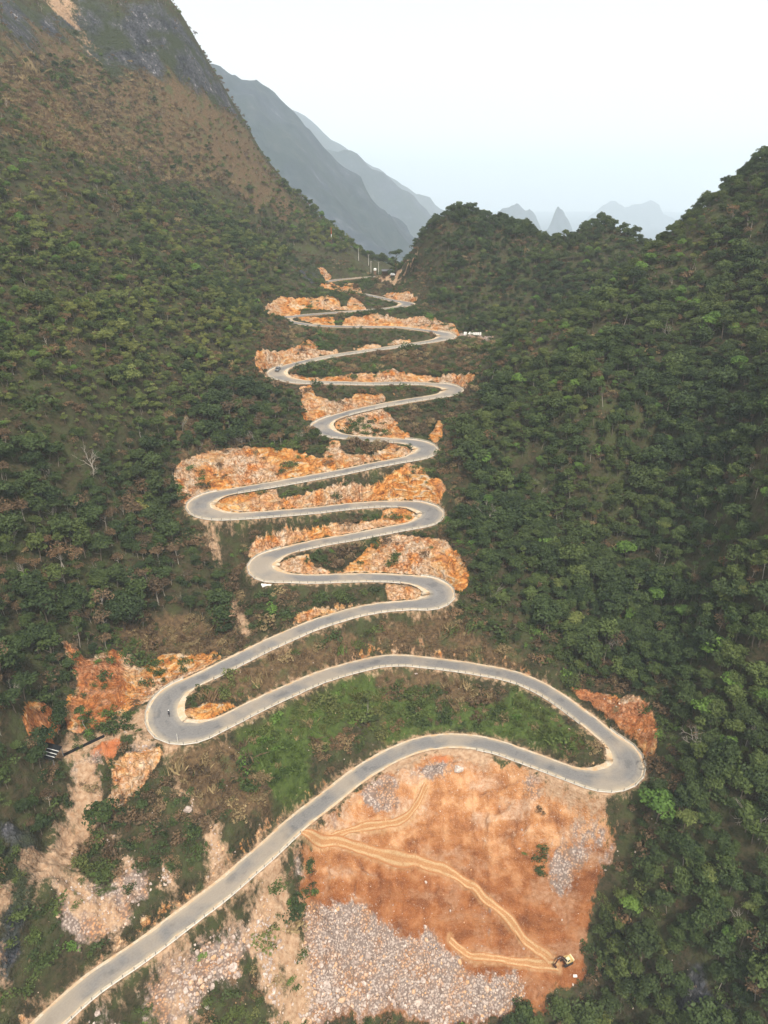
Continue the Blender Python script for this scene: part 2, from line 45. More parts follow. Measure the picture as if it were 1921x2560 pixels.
ZONES=[('rock',[(-80.1,254.3),(-79,256.3),(-78,258.8),(-73.6,263.4),(-68.9,267.5),(-63.5,270.5),(-57.8,272.6),(-50.2,273.1),(-42.4,273.1),(-37,272.1),(-31.6,271.1),(-28.2,268.9),(-24.9,268.6),(-23.2,273.4),(-21.6,281.6),(-19.9,281),(-18.3,280.9),(-17.6,276.2),(-17,271.9),(-10.9,271.9),(-4.7,271.9),(-0.6,274.6),(3.6,283.9),(6.9,278.7),(10.2,279.3),(10.6,278.3),(11,276.3),(6.4,273.4),(1.8,270.4),(-6.3,267.4),(-14.3,264.4),(-22.1,261.9),(-29.9,259.4),(-41.5,256.8),(-52.9,254.2),(-59.5,251.7),(-65.8,248.8),(-70,245.3),(-73.8,240.8),(-76.3,245),(-78.1,246.8),(-79,250.1)]),('rock',[(-62.1,238.4),(-61.9,240.8),(-61.5,242.8),(-59.8,245.6),(-58,248.5),(-55.1,249.2),(-52.2,250.4),(-46.4,250.6),(-40.7,251.3),(-40,248.4),(-39.3,245.1),(-34.6,247.4),(-29.9,250.2),(-23.2,253.9),(-16.4,257.2),(-10.1,258.7),(-3.8,260.7),(3,263.9),(9.9,267.1),(13.1,267.4),(16.4,267.7),(17.1,263.5),(17.9,260.7),(4.6,257.7),(-8.5,253.2),(-19.9,248.7),(-31,244.2),(-38.2,241.7),(-45.3,239.3),(-51.5,238.4),(-57.5,237),(-59.8,237.7)]),('rock',[(-0.6,250.1),(1.7,251.6),(4.1,254.9),(6.9,253.2),(9.6,252.4),(11.9,250.6),(14.2,249.8),(13.4,247.9),(12.5,245.2),(9,244.4),(5.5,243.2),(1.7,242.5),(-2.1,241.8),(-7.8,240),(-13.4,238.7),(-18.2,236.9),(-23,235.7),(-28.4,233.8),(-33.8,231.9),(-37.7,230.1),(-41.5,228.3),(-44.2,225),(-47,222.1),(-48.3,225.4),(-49.1,226.4),(-47.5,228.5),(-45.7,229.7),(-41.6,231.9),(-37.4,233.7),(-30.4,236.6),(-23.2,239),(-18.3,240.3),(-13.5,242.2),(-7.8,242.9),(-2.1,243.7),(-1.4,246.4)]),('rock',[(-37,216.3),(-36.9,218.6),(-36.8,220.5),(-34.9,222.3),(-32.9,224),(-29.8,225.6),(-26.7,226.7),(-25.7,223.5),(-24.6,219.1),(-19.7,219.2),(-14.8,219.4),(-11.3,223.3),(-7.8,226.9),(-5,230.6),(-2.1,233.4),(2.4,234.6),(6.9,235.8),(14.2,233.7),(21.3,230.3),(24,227),(26.7,223.7),(28,218.9),(29.5,215.8),(29.1,214),(28.5,211.7),(27.1,210.7),(25.7,209.7),(23.9,213.6),(22.1,217),(18,219.2),(13.8,220.5),(6.6,220.2),(-0.5,219.8),(-11.2,218),(-21.6,216.7),(-29.3,216.5)]),('rock',[(0.2,214.4),(3.3,214.8),(6.5,215.1),(9.6,212.9),(12.6,211.1),(13.3,210.3),(13.9,209.4),(11.8,208.3),(9.7,207.5),(5.6,207.4),(1.5,207.3),(1.2,208.7),(0.8,209.7),(0.5,211.8)]),('rock',[(-20.9,297.6),(-21.1,300.5),(-21.3,303),(-18,308.7),(-14.6,315),(-10,316.8),(-5.4,318.7),(-2.1,315.8),(1.1,316),(3,312.9),(4.7,305.5),(8.2,299.9),(11.5,292.4),(1.1,291.1),(-9.3,288.8),(-15.1,293.9)]),('rock',[(-37.3,304.8),(-37.5,310.8),(-37.3,313.8),(-28.4,317.2),(-19.4,320.2),(-14.8,322.6),(-10.1,323.1),(-6.4,324.4),(-2.6,325.7),(-11,320.1),(-19.1,313.2),(-25.7,308.5),(-32,303.5),(-33.3,302.7),(-34.5,301.9),(-35.8,302.6)]),('rock',[(18.5,291.9),(21.6,300.3),(24.7,308.2),(25.8,307.5),(26.9,306.8),(25.5,296.7),(24.4,290),(23.3,287.1),(22.4,286.1),(20.5,289)]),('tan',[(-51.7,213.4),(-49.7,212.7),(-47.5,210.7),(-45.9,204.6),(-44.1,197.3),(-46.5,197.7),(-49.4,199.8),(-50.4,206.1)]),('tan',[(-65.6,228.7),(-64.2,228.4),(-63,228.6),(-61.7,227.4),(-60.3,226.2),(-59.4,225.5),(-58.3,224.3),(-59.3,224),(-60.2,223.7),(-62.3,224.8),(-64.3,225.8),(-65,227.2)]),('rock',[(-30.2,197.1),(-29.3,198.1),(-28.4,199.6),(-21.4,202.9),(-14.1,205.7),(-10.8,206.7),(-7.4,207.3),(-7,207),(-6.6,205.4),(-12,203.6),(-17.3,201.7),(-20.8,199.4),(-24.3,197.1),(-27.3,197.5)]),('rock',[(-64.8,393),(-69.3,427.5),(-69,432.2),(-64.8,439.7),(-59.9,443.1),(-50.9,447),(-41.6,451.5),(-37.9,453.6),(-34.4,460.5),(-29.2,454.7),(-24,447.4),(-22.4,456.6),(-20.8,466.3),(-17.6,460.8),(-14.6,459),(-12.6,456.9),(-10.3,446.1),(-24.8,445.1),(-39,441.5),(-43.7,440.7),(-48.4,439.3),(-50,435.9),(-51.4,431.4),(-57.7,428.6),(-58.5,389.9),(-61.8,392.4)]),('rock',[(-50.6,424.2),(-49,425.9),(-47.3,428.1),(-38.5,428.5),(-28.9,418.5),(-28.4,416.1),(-27.2,404.4),(-34,406.8),(-41.1,410.6),(-45.5,414.3)]),('rock',[(-23.7,405),(-23.2,412.5),(-22.5,417),(-11.6,419.4),(-0.6,422.9),(5.8,420.8),(12.2,418.7),(16.3,418.5),(20.3,417.4),(25.8,417.5),(31.3,417.7),(35.5,411.8),(39.7,408),(40.6,398.8),(41.7,391.1),(40.4,391),(39,389.9),(30.5,397.3),(21.6,403.7),(17.2,405.5),(12.8,407.8),(-5.5,406.9)]),('rock',[(-60.4,344.9),(-55.3,353.9),(-49.5,360.5),(-44.8,369.2),(-39.6,375.4),(-37.2,375.9),(-34.6,374.9),(-33.8,369),(-33,363.2),(-29.3,368.5),(-25.3,371.4),(-23.6,370.4),(-21.8,366.3),(-12.2,373.9),(-2.2,378.4),(-1.4,377.1),(-0.6,374.2),(-10.8,368.3),(-20.8,363),(-30.6,358.2),(-40.1,352.9),(-48.4,349.3),(-56.3,344.3),(-58.3,340.7),(-59.8,334.6),(-60.2,340.5)]),('rock',[(-46.6,334.4),(-45.5,338.2),(-44.5,342.5),(-37.2,335.4),(-30.7,333.8),(-28.9,335.1),(-27.2,337.9),(-21.6,340.7),(-15.9,341.5),(-9.8,342),(-3.6,345.5),(0.7,348.9),(5,353.4),(8.2,351.3),(11.3,350.6),(26.8,350.1),(41.2,341.2),(39.8,342.1),(38.4,342.9),(30.9,346.8),(23.1,348.2),(3.3,341.2),(-15.6,333.7),(-29.4,330.9),(-42.8,327.6),(-44.7,331.5)]),('rock',[(-38.3,310.9),(-37.4,312.4),(-36.4,314.5),(-38,319.6),(-39.3,322.7),(-36.5,323.4),(-33.6,324.5),(-32.4,322),(-31,318.5),(-26.1,319.4),(-20.9,318.8),(-16.7,322.6),(-12.4,326),(-6.1,327.1),(0.2,328.1),(0.6,327.4),(1,327.1),(-7.2,323.1),(-15.1,316.7),(-22.7,310.9),(-30.2,305.1),(-32.8,303.8),(-35.3,301),(-36.7,304.7)]),('rock',[(-20.1,302.7),(-18.3,307.6),(-16.5,315.5),(-9.6,317.9),(-2.7,319.8),(0.2,316.2),(3.1,314.5),(4.9,311.7),(6.6,305.6),(-6.9,305.6)]),('rock',[(-1.8,491.2),(2,494.8),(5.7,492.8),(11.8,483.1),(17.6,470.8),(19.2,466.9),(20.9,463.5),(19.7,464.9),(18.5,466.2),(12,469.5),(5.4,471.3),(1.9,479.1)]),('rock',[(-40.8,467.2),(-39,482.9),(-39.8,536.9),(-34.9,530.2),(-30.2,526.7),(-28.1,531.8),(-26.2,539.5),(-21.2,530.7),(-16.2,513.1),(-15,508.6),(-13.4,491.6),(-19.5,471.6),(-25.8,467.6),(-33.4,468.4)]),('rock',[(-49.8,549),(-47.5,550.3),(-45.3,551.1),(-41.5,546.8),(-38,544.6),(-39.6,542.6),(-41,536.9),(-45.4,543.5)]),('cliff',[(-54.7,488.6),(-55.5,547.2),(-49.8,549),(-45.4,543.5),(-41,536.9),(-42.3,474.3),(-47.5,465),(-51.1,477.3)]),('tan',[(-5.6,565.4),(7,516.3),(18.4,498.7),(18.4,497.8),(18.4,495.9),(16.9,498.8),(15.3,500.7),(10.1,504.2),(4.7,505.7),(2,513.9),(-0.7,521.1),(-3.2,553.7)]),('scree',[(40.7,389.9),(41.7,391),(42.3,389.1),(44,392.9),(45.4,393.7),(56.2,399.6),(66.7,402),(66.3,398.9),(66,396.3),(56.3,392.8),(46.4,386.2),(43.4,387)]),('brown',[(22.6,371.4),(27.8,375.7),(33,379.1),(47.6,382.1),(63.6,391.7),(58.3,378.8),(53.7,369.9),(40.9,368.5),(28,365.7),(25.4,369)]),('rock',[(-95.1,175.3),(-93.8,176),(-92.5,176.7),(-90.1,175.4),(-87.1,172.9),(-86.5,176.5),(-85.4,179.3),(-82.4,181.8),(-78.6,182.9),(-76.7,182.5),(-73.7,179.7),(-71.7,185.5),(-69.4,190.9),(-64.2,188.5),(-59.8,188.3),(-56.5,188.5),(-52.9,187.8),(-51,183.3),(-50.1,182.2),(-54.6,177.2),(-59.3,173),(-63.4,168),(-67.4,163.4),(-73.2,158.6),(-77.7,151.9),(-81.2,150.5),(-84.3,148.6),(-87,154),(-89.4,159),(-88.5,162.3),(-87.3,165.3),(-89.2,167.9),(-91.2,170.5),(-93.2,173.1)]),('red',[(-95.1,175.3),(-93.8,176),(-92.5,176.7),(-90.1,175.4),(-87.1,172.9),(-86.5,176.5),(-85.4,179.3),(-83.9,180.5),(-82.2,181.3),(-78.4,175),(-74.7,168.9),(-76,159.5),(-77.7,151.9),(-81.2,150.5),(-84.3,148.6),(-87,154),(-89.4,159),(-88.5,162.3),(-87.3,165.3),(-89.2,167.9),(-91.2,170.5),(-93.2,173.1)]),('rock',[(-93.1,148.5),(-93.1,151.1),(-92.8,153.2),(-90.7,153.6),(-88.6,154.1),(-87.6,152),(-86.4,149.5),(-86.4,145.3),(-84.6,138.3),(-85.1,136.9),(-85.8,135.8),(-87,136.8),(-88.4,138.2),(-89.6,141.5)]),('red',[(-93.1,148.5),(-93.1,151.1),(-92.8,153.2),(-90.7,153.6),(-88.6,154.1),(-87.6,152),(-86.4,149.5),(-86.4,145.3),(-84.6,138.3),(-85.1,136.9),(-85.8,135.8),(-87,136.8),(-88.4,138.2),(-89.6,141.5)]),('tan',[(-84.6,138.3),(-85.7,145.3),(-84.1,148),(-81,149.9),(-77.7,151.9),(-73.1,158.1),(-67.1,162.3),(-66.1,160.1),(-65.1,157.8),(-65,156.1),(-64.8,154.4),(-66.9,151.6),(-69.1,149.2),(-72.6,149.6),(-75.3,148.5),(-78.7,144.7),(-82,140.9),(-84.9,142.1)]),('red',[(-77.9,144.2),(-76.5,146.9),(-75.1,149.6),(-72.2,150.1),(-68.3,148.6),(-68.3,147.3),(-68.4,146.5),(-71.1,145.2),(-73.5,143.5),(-76,144.4)]),('spoil',[(-77.9,144.2),(-76.5,146.9),(-75.1,149.6),(-72.2,150.1),(-68.3,148.6),(-68.3,147.3),(-68.4,146.5),(-71.1,145.2),(-73.5,143.5),(-76,144.4)]),('scree',[(-82,140.9),(-79.3,142.8),(-76.3,144.4),(-72.3,145),(-68.2,145.6),(-66,146.1),(-63.9,147),(-63,148.1),(-62.1,149.3),(-60.3,147.6),(-58.8,146.4),(-60.5,145.7),(-62.1,145.1),(-66.8,144.7),(-71.7,144.7),(-72.8,143.5),(-73.9,142.4),(-72.9,140.5),(-72.3,139.4),(-74.2,138.5),(-75.9,137.1),(-77,138.3),(-77.9,139.2),(-79.9,140)]),('tan',[(-78.9,141.4),(-77.3,141.5),(-75.5,141.3),(-74,138.9),(-73.3,138.1),(-73.6,137.4),(-73.5,135.9),(-73.8,133.7),(-74.2,131.9),(-75.7,131.9),(-76.7,131.2),(-76.9,133.3),(-77.4,136.2),(-78.2,138.8)]),('rock',[(-72.9,143),(-65.9,144.8),(-58.9,147),(-58.6,145.5),(-58.3,144),(-60.9,141.1),(-63.5,138.6),(-66.8,136.6),(-69.6,134),(-70.9,134.7),(-72.3,135.4),(-70.9,137.6),(-69.3,139.4),(-71,141)]),('tan',[(-57.7,145.5),(-56.7,145.5),(-55.6,145.5),(-55,143.5),(-54.4,141.5),(-50.7,137.3),(-48.3,136.6),(-46.8,134.8),(-45.4,133),(-46.7,133.4),(-47.8,133),(-49.7,134),(-51.9,135.6),(-54.5,139.9),(-56.2,141.5),(-57,143.5)]),('rock',[(-56.2,160.6),(-54.1,160.3),(-52.3,160.9),(-46.6,163.1),(-41.2,166.6),(-38.2,169.2),(-35.2,171.8),(-34.1,170.7),(-32.9,170),(-38.4,165.9),(-43.7,162.3),(-47.9,159.3),(-52.1,156.6),(-53.9,157.4),(-55.6,158.2),(-55.8,159)]),('green',[(-43.3,154.3),(-38.7,158.5),(-33.9,163.1),(-27.9,168.4),(-21.7,174.1),(-16.9,179.3),(-11.8,185),(-6,186),(-0.1,187.8),(-0.1,184.7),(-0.1,179.6),(-7.5,173.2),(-14.5,166.9),(-18.9,158.2),(-23.3,151.5),(-22.9,149.4),(-22.6,147.7),(-25.7,144.6),(-28.7,141.5),(-30.6,141.8),(-32.7,143.5),(-36,145.5),(-39.2,147.2),(-41.3,150.9)]),('brown',[(-58.8,146.4),(-51.5,149.1),(-44.1,152.2),(-41.7,149.9),(-39.2,147.2),(-36,145.5),(-32.7,143.5),(-30.6,141.4),(-28.7,140.8),(-36.7,134.5),(-45.4,133),(-49.6,136.7),(-54.4,141.5),(-56.5,143.7)]),('tan',[(-49.2,205.8),(-47.1,205.5),(-45,204.8),(-43,196.9),(-41.2,189.6),(-43.2,190.3),(-45,190.1),(-47.1,197.9)]),('brown',[(-52.2,166.8),(-44.7,174.6),(-36.4,182.1),(-28.1,188),(-19.5,194.5),(-9.9,197.2),(-0.1,199.5),(-0.1,197.7),(-0.1,193.8),(-9.7,188.8),(-19,184.2),(-29,176.4),(-38.2,169.2),(-45.4,163.3),(-52.4,158.2),(-52.2,162.1)]),('brown',[(-0.1,199.8),(11.3,199.5),(23,201.8),(27.7,200.1),(32.1,196.6),(42.5,193.4),(52.2,187.7),(54,185.8),(55.9,184),(47.1,188.3),(37.8,191.4),(18.9,192.6),(-0.1,193.3),(-0.1,197.8)]),('brown',[(-0.1,188.5),(7.4,189.1),(14.9,189.4),(24.1,186.9),(33.2,184.5),(33.8,179.6),(34.3,174.3),(27.6,172.7),(21.3,172.7),(10.5,169.8),(-0.1,166.2),(-0.1,178.8)]),('green',[(-0.1,180.9),(8,181.8),(16.1,181.5),(25.5,180.7),(35,180.3),(38.1,182.1),(41.2,184),(48.7,176.9),(55.6,169.6),(58.5,161.8),(61.5,155.4),(56.8,154.9),(52.7,156.3),(45.5,160.7),(37.8,165.2),(29.7,168.8),(21.3,172.4),(12.6,169.8),(4.1,166.9),(2,166.7),(-0.1,166.2),(-0.1,172.9)]),('spoil',[(-21.3,137.3),(-19.4,139.8),(-17.4,142.7),(-13.4,147.3),(-9.1,151.9),(-4.7,156.4),(-0.1,161),(5.3,162.4),(10.6,163.8),(16.6,164.5),(22.6,164.7),(28.7,161.8),(34.7,159.2),(41.8,154.1),(48.6,149.4),(53.3,146.2),(58,143.4),(60.3,141.9),(62.5,139.9),(60.6,139.5),(58.6,138.8),(57.3,136.8),(55.8,134.5),(55.2,131.4),(54.3,127.3),(53.2,126.2),(51.8,124.4),(49.4,123.1),(47.1,122.1),(46.2,119.2),(45.4,116.7),(12,115.4),(-19.8,108.9),(-19.6,115.1),(-19.5,121.7),(-20.2,125.4),(-21,130.2),(-21.2,134.1)]),('spoil',[(44.4,127.8),(50.2,128.2),(56,128.5),(55.6,125.1),(54.7,120.7),(49.3,120.9),(43.9,121.3),(44.2,124.9)]),('bushy',[(-28.3,128.6),(-26.3,130.4),(-24.1,132.2),(-22.5,131.1),(-20.6,129.4),(-20,126.1),(-19.4,123.5),(-20.2,120.7),(-21.1,118.2),(-22,121.6),(-22.9,125.1),(-24.7,127.2),(-26.3,128.3),(-27.3,128.4)]),('bushy',[(-22.6,135.1),(-20.4,136),(-18,136.6),(-17.8,134.2),(-17.5,131.2),(-18.6,130.7),(-19.5,129.5),(-20.5,131.6),(-21.4,132.9),(-22,134.2)]),('bushy',[(26.6,123.4),(31.1,123.1),(35.5,122.5),(36.8,120.3),(38.2,118.5),(34.6,119.7),(30.9,121),(28.8,122.5)]),('bushy',[(49,130.3),(51.8,130.5),(54.6,130.7),(54.3,128.8),(54.2,127.2),(52.1,127.7),(50,128.1),(49.4,129.1)]),('spoil',[(52.2,146),(56,143.7),(60,142.2),(62.3,141),(64.4,139.5),(61.9,138.3),(59.7,137.9),(55.9,138.5),(52.3,139.9),(52.3,143.1)]),('scree',[(58.3,142),(61.4,140.8),(64.4,139.5),(61.9,138.3),(59.7,137.9),(57.5,138.8),(55.3,139.6),(56.8,140.8)]),('scree',[(-0.1,155.3),(1.9,155.9),(3.9,155.8),(5.5,152.8),(7.2,151),(5.5,149.8),(3.9,149.4),(1.9,149.4),(-0.1,149.4),(-0.1,151.8)]),('scree',[(9.2,153.3),(11.2,155.5),(13.4,158.9),(17.7,157.5),(22,156.9),(19.3,155.3),(16.6,153.7),(12.8,153.3)]),('scree',[(33.4,158.3),(37.1,156.5),(40.7,155.1),(42.8,151.3),(45.1,148.3),(42.6,148.7),(40.2,149.5),(39.8,151.3),(39.2,152.7),(36.4,155.7)]),('scree',[(-6.3,150.8),(-3.2,152.9),(-0.1,155.3),(3.4,154.8),(6.8,154.3),(6.8,152.2),(6.7,149.7),(1.6,149.4),(-3.4,148.8),(-4.9,150)]),('scree',[(-16.8,142.2),(-14.5,143.9),(-12.2,146.1),(-11.1,145.9),(-10,145.7),(-11.6,143.9),(-13.2,142.1),(-15,141.4),(-16.8,140.7),(-16.8,141.2)]),('tan',[(-0.1,155.9),(2,158.3),(4,160.6),(7.1,162.3),(10.3,163.7),(16.4,163.4),(22.6,163.6),(27.5,161.5),(32.2,159.4),(30.2,159),(28.2,158.5),(24.2,159.3),(20.3,160.9),(16.9,160.8),(13.6,161),(10.7,157.5),(7.9,155.5),(5.9,156.2),(3.9,156.9),(1.9,156.6)]),('tan',[(33.4,158.3),(37.6,155.9),(41.7,153.5),(46.3,150.5),(50.8,147.8),(53.4,145.6),(56.1,143.7),(58,142.7),(59.8,141.7),(58.1,141.7),(56.4,141.7),(53.5,143.4),(50.8,145.6),(48,147),(45.1,148.3),(42.8,151.1),(40.5,153.8),(37.1,156.2)]),('red',[(12.5,161),(14.8,161.6),(16.9,161.1),(18.9,160.5),(20.8,159.5),(19.1,158.2),(17.3,156.9),(14.9,158.9)]),('rock',[(55.9,184),(60.4,181.5),(65,179.9),(72.2,175.6),(78.1,169.4),(78.3,164.3),(77.9,158.1),(76.3,155.3),(74.8,152.5),(74.8,155.9),(74.2,158.1),(72.6,161.7),(70.8,164.9),(67.4,170),(64,175.6),(60.1,180)]),('red',[(55.9,184),(60.4,181.5),(65,179.9),(72.2,175.6),(78.1,169.4),(78.3,164.3),(77.9,158.1),(76.3,155.3),(74.8,152.5),(74.8,155.9),(74.2,158.1),(72.6,161.7),(70.8,164.9),(67.4,170),(64,175.6),(60.1,180)]),('scree',[(-20,126),(-18.5,128.6),(-16.9,131.2),(-11.8,131.8),(-6.5,131.4),(-1.6,131.2),(3.3,131),(9.1,131.6),(14.9,132.3),(17.9,129.9),(20.8,127.2),(21.9,126.6),(23,125.6),(21.8,124.7),(20.6,123.8),(25.8,123.3),(31.1,123.1),(34,122.4),(37,121.9),(37.4,119.1),(38,116.7),(8.3,115.4),(-19.8,108.9),(-19.8,116.8)]),('rubble',[(-20,126),(-18.5,128.6),(-16.9,131.2),(-11.8,131.8),(-6.5,131.4),(-1.6,131.2),(3.3,131),(9.1,131.6),(14.9,132.3),(17.9,129.9),(20.8,127.2),(21.9,126.6),(23,125.6),(21.8,124.7),(20.6,123.8),(25.8,123.3),(31.1,123.1),(34,122.4),(37,121.9),(37.4,119.1),(38,116.7),(8.3,115.4),(-19.8,108.9),(-19.8,116.8)]),('scree',[(46,142),(48.8,141.6),(51.5,141.3),(52.9,140.1),(54.3,139),(51.8,137.6),(49.2,136.3),(47.1,135.9),(44.5,134.5),(43.8,134.8),(43,135),(44.7,139)]),('bushy',[(37.4,140.8),(41.5,141.5),(45.7,142.2),(45.7,140.2),(45.9,138.5),(44.5,136.8),(43,135),(41.3,136.6),(39.4,137.6),(38.5,139.7)]),('bushy',[(36.3,147.1),(38.3,148.3),(40.2,148.7),(42.8,148),(45.3,146.9),(42.7,146.8),(40,146.3),(38.9,146.1),(37.8,145.4),(37.1,146.5)]),('scree',[(48.1,144.9),(52.3,143.9),(56.3,142.6),(59.2,141.5),(62.1,140.3),(61.1,139.6),(60.1,138.9),(58.2,139.5),(56.3,140.1),(52.2,142.3)]),('scree',[(23.5,135.5),(25.3,135.1),(27.3,135.1),(30.8,132.2),(34.7,131),(33.2,131),(31.6,131),(27.4,132.6)]),('scree',[(-73.5,110.5),(-72.8,112.2),(-72.4,114.2),(-72.4,116.5),(-71.8,117.7),(-69.6,117.5),(-67.5,117.7),(-65.9,116.8),(-64.4,115.9),(-62.3,113),(-61.1,111.4),(-61.8,110.1),(-62.6,109.1),(-64.7,107.3),(-66.7,105.6),(-67.2,105.9),(-67.5,105.9),(-69.3,106.3),(-70.9,106.4),(-70.9,108.2),(-70.8,109.9),(-72.1,110.2)]),('tan',[(-73.5,110.5),(-72.8,112.2),(-72.4,114.2),(-72.4,116.5),(-71.8,117.7),(-69.6,117.5),(-67.5,117.7),(-66.8,116.2),(-66,114.4),(-66.4,111.1),(-67.3,109),(-69.2,109.6),(-70.8,109.9),(-72.1,110.2)]),('tan',[(-74.4,119.3),(-77.5,129.5),(-77.6,135.1),(-75.7,135.5),(-74.1,136.3),(-73.9,133.2),(-74,130.9),(-74.6,128.1),(-73.5,122.4),(-72.4,119.9),(-71.2,117.5),(-72.1,117.1),(-72.8,116.2),(-73.5,117.6)]),('scree',[(-64.4,120.2),(-62.7,121.5),(-60.7,122.1),(-58.6,122.2),(-56,121.3),(-55.1,119.8),(-54.4,118.6),(-56.6,118.2),(-58,116),(-58.9,113.4),(-60,111.2),(-61.7,113.1),(-63.3,114.6),(-63.9,117.6)]),('rubble',[(-51.3,135.5),(-50.4,136.3),(-49.3,136.6),(-46.3,134.8),(-42.7,131.5),(-41.1,130.2),(-39.5,129.3),(-40.3,128.1),(-40.7,125.9),(-42.5,124.7),(-44.3,123.5),(-44.6,124.6),(-45,126),(-44.5,127.9),(-44.3,130.5),(-48.3,134.5)]),('tan',[(-51.3,135.5),(-50.4,136.3),(-49.3,136.6),(-46.3,134.8),(-42.7,131.5),(-41.1,130.2),(-39.5,129.3),(-40.3,128.1),(-40.7,125.9),(-42.5,124.7),(-44.3,123.5),(-44.6,124.6),(-45,126),(-44.5,127.9),(-44.3,130.5),(-48.3,134.5)]),('rock',[(-76.2,93.1),(-73.5,96.5),(-70.6,99.9),(-67.9,102.7),(-65,105.6),(-60.9,109.3),(-56.6,113.1),(-52.8,117.1),(-48.6,120.7),(-46.9,121.2),(-44.8,120.6),(-42.3,123.4),(-39.6,125.9),(-37.5,127.6),(-35.6,129.8),(-37,127.6),(-38.4,125.9),(-43.2,121.3),(-47.9,117.2),(-52.7,114.2),(-57.3,111.3),(-61.4,107.2),(-65,102.7),(-68.9,98.6),(-72.5,94.6),(-74.5,94)]),('cliff',[(-88.4,119.6),(-85.7,120.5),(-83.2,121.7),(-81.2,118.3),(-79.1,114.9),(-78,109.6),(-78,106.1),(-78.2,102.4),(-78.4,98.7),(-79.1,96.8),(-80,95.1),(-83,105.5)]),('scree',[(-49,108.4),(-46.1,110.1),(-43.2,112.2),(-40.2,113.4),(-37,114.7),(-33.7,116.2),(-30.3,117.5),(-30,116.2),(-29.6,114.9),(-32,113.9),(-34.3,112.3),(-37.9,110.2),(-41.7,108.8),(-42.3,106.6),(-42.6,103.8),(-44.9,103.2),(-47,102.4),(-47.8,103.7),(-48.8,105.3),(-49.1,106.1),(-49.5,106.8),(-49.3,107.6)]),('rubble',[(-49,108.4),(-46.1,110.1),(-43.2,112.2),(-40.2,113.4),(-37,114.7),(-33.7,116.2),(-30.3,117.5),(-30,116.2),(-29.6,114.9),(-32,113.9),(-34.3,112.3),(-37.9,110.2),(-41.7,108.8),(-42.3,106.6),(-42.6,103.8),(-44.9,103.2),(-47,102.4),(-47.8,103.7),(-48.8,105.3),(-49.1,106.1),(-49.5,106.8),(-49.3,107.6)]),('scree',[(-53.3,103.2),(-50.8,104.6),(-48.2,106),(-47,103.7),(-45.9,101.8),(-50,100.8),(-54,99.9),(-53.8,101.7)]),('scree',[(-64.1,96),(-61.3,98.1),(-58.3,99.9),(-58.1,99.3),(-58,98.7),(-61.3,96.5),(-64.4,94.3),(-64.1,95)]),('rubble',[(-64.1,96),(-61.3,98.1),(-58.3,99.9),(-58.1,99.3),(-58,98.7),(-61.3,96.5),(-64.4,94.3),(-64.1,95)]),('tan',[(-29.8,126.1),(-28.1,127.6),(-26.3,128.8),(-25.1,127.8),(-23.9,126.5),(-23.1,123.5),(-22.4,121.3),(-21.3,120.9),(-20,119.9),(-22.1,117.2),(-24.2,114.6),(-25.7,116.9),(-27.3,119.6),(-28,121.8),(-28.7,123.7),(-29.3,125.2)]),('tan',[(-24.2,114.6),(-21.8,117.2),(-19.5,120.2),(-18.9,114.7),(-18.4,109.2),(-20.8,108.3),(-23.2,107.7),(-23.7,111.1)]),('scree',[(-27.4,130.6),(-24.7,132.6),(-22,135.4),(-21.2,134.9),(-20.3,133.7),(-21.4,132.6),(-22.5,131.1),(-25,131.1)]),('cliff',[(-234.3,523),(-197.9,577.3),(-109.3,626.3),(-113.8,609.1),(-119.1,598.6),(-135.8,581),(-152.9,570.6),(-165.3,557.6),(-177.3,545.3),(-190.6,544.4),(-203.3,542.9),(-210.7,537),(-215.9,526.3),(-205.8,473.6),(-205.7,448),(-212.4,468.4)]),('tan',[(-218.4,558),(-215.8,561),(-213.1,564),(-206.6,558.5),(-200.5,554.2),(-194.2,549.9),(-188.4,546.8),(-191,546.2),(-193.2,544.5),(-200.3,547),(-207.6,550.1),(-213.1,554.3)]),('brown',[(-205.7,448),(-205.8,473.6),(-215.9,526.3),(-210.7,537),(-203.3,542.9),(-190.6,544.4),(-177.3,545.3),(-165.3,557.6),(-152.9,570.6),(-135.8,581),(-119.1,598.6),(-113,608.9),(-107.6,624.8),(-40.4,604.3),(-67.1,585),(-91.6,567.9),(-113.6,548.6),(-134,516.4),(-148.6,477.2),(-152.9,432.2),(-160.1,404.6),(-169.9,388.5),(-180,376.2),(-194,414.1)]),('cliff',[(69.1,109.7),(71,111.1),(73,112.8),(74,112.7),(75.1,112.9),(76.4,111.7),(77.4,110.2),(78.6,107.2),(79.7,104.3),(79.4,103.2),(79.2,102.1),(74.4,104.9),(69.4,108),(69.3,108.9)]),('brown',[(-86.9,265.5),(-83.1,273.6),(-79.2,282.7),(-70.9,290.6),(-61.5,296.1),(-58.5,283),(-56.1,272.5),(-62.8,271.3),(-69,268.2),(-75.3,262.5),(-81.1,256.5),(-84.2,261.7)]),('brown',[(-84.2,188.9),(-79.6,196.2),(-74.1,202.7),(-65.4,205.1),(-55.1,202.3),(-51.6,194.8),(-48.6,189.1),(-52.2,188.1),(-55.7,187.1),(-64.4,185.4),(-72.9,183.3),(-79.2,182.2),(-85.5,181.6),(-84.9,185.2)]),('brown',[(-54.4,377.9),(-48.2,383.7),(-41.4,386.9),(-32.2,393.9),(-22.3,394.7),(-22.2,383.7),(-22.3,377.8),(-28.2,377.9),(-34,377.6),(-37.3,377.4),(-40.4,375.7),(-45.7,370.5),(-50.3,360.8),(-52.1,367.8)]),]  # cover outlines traced in image pixels, then cast from the camera onto the terrain
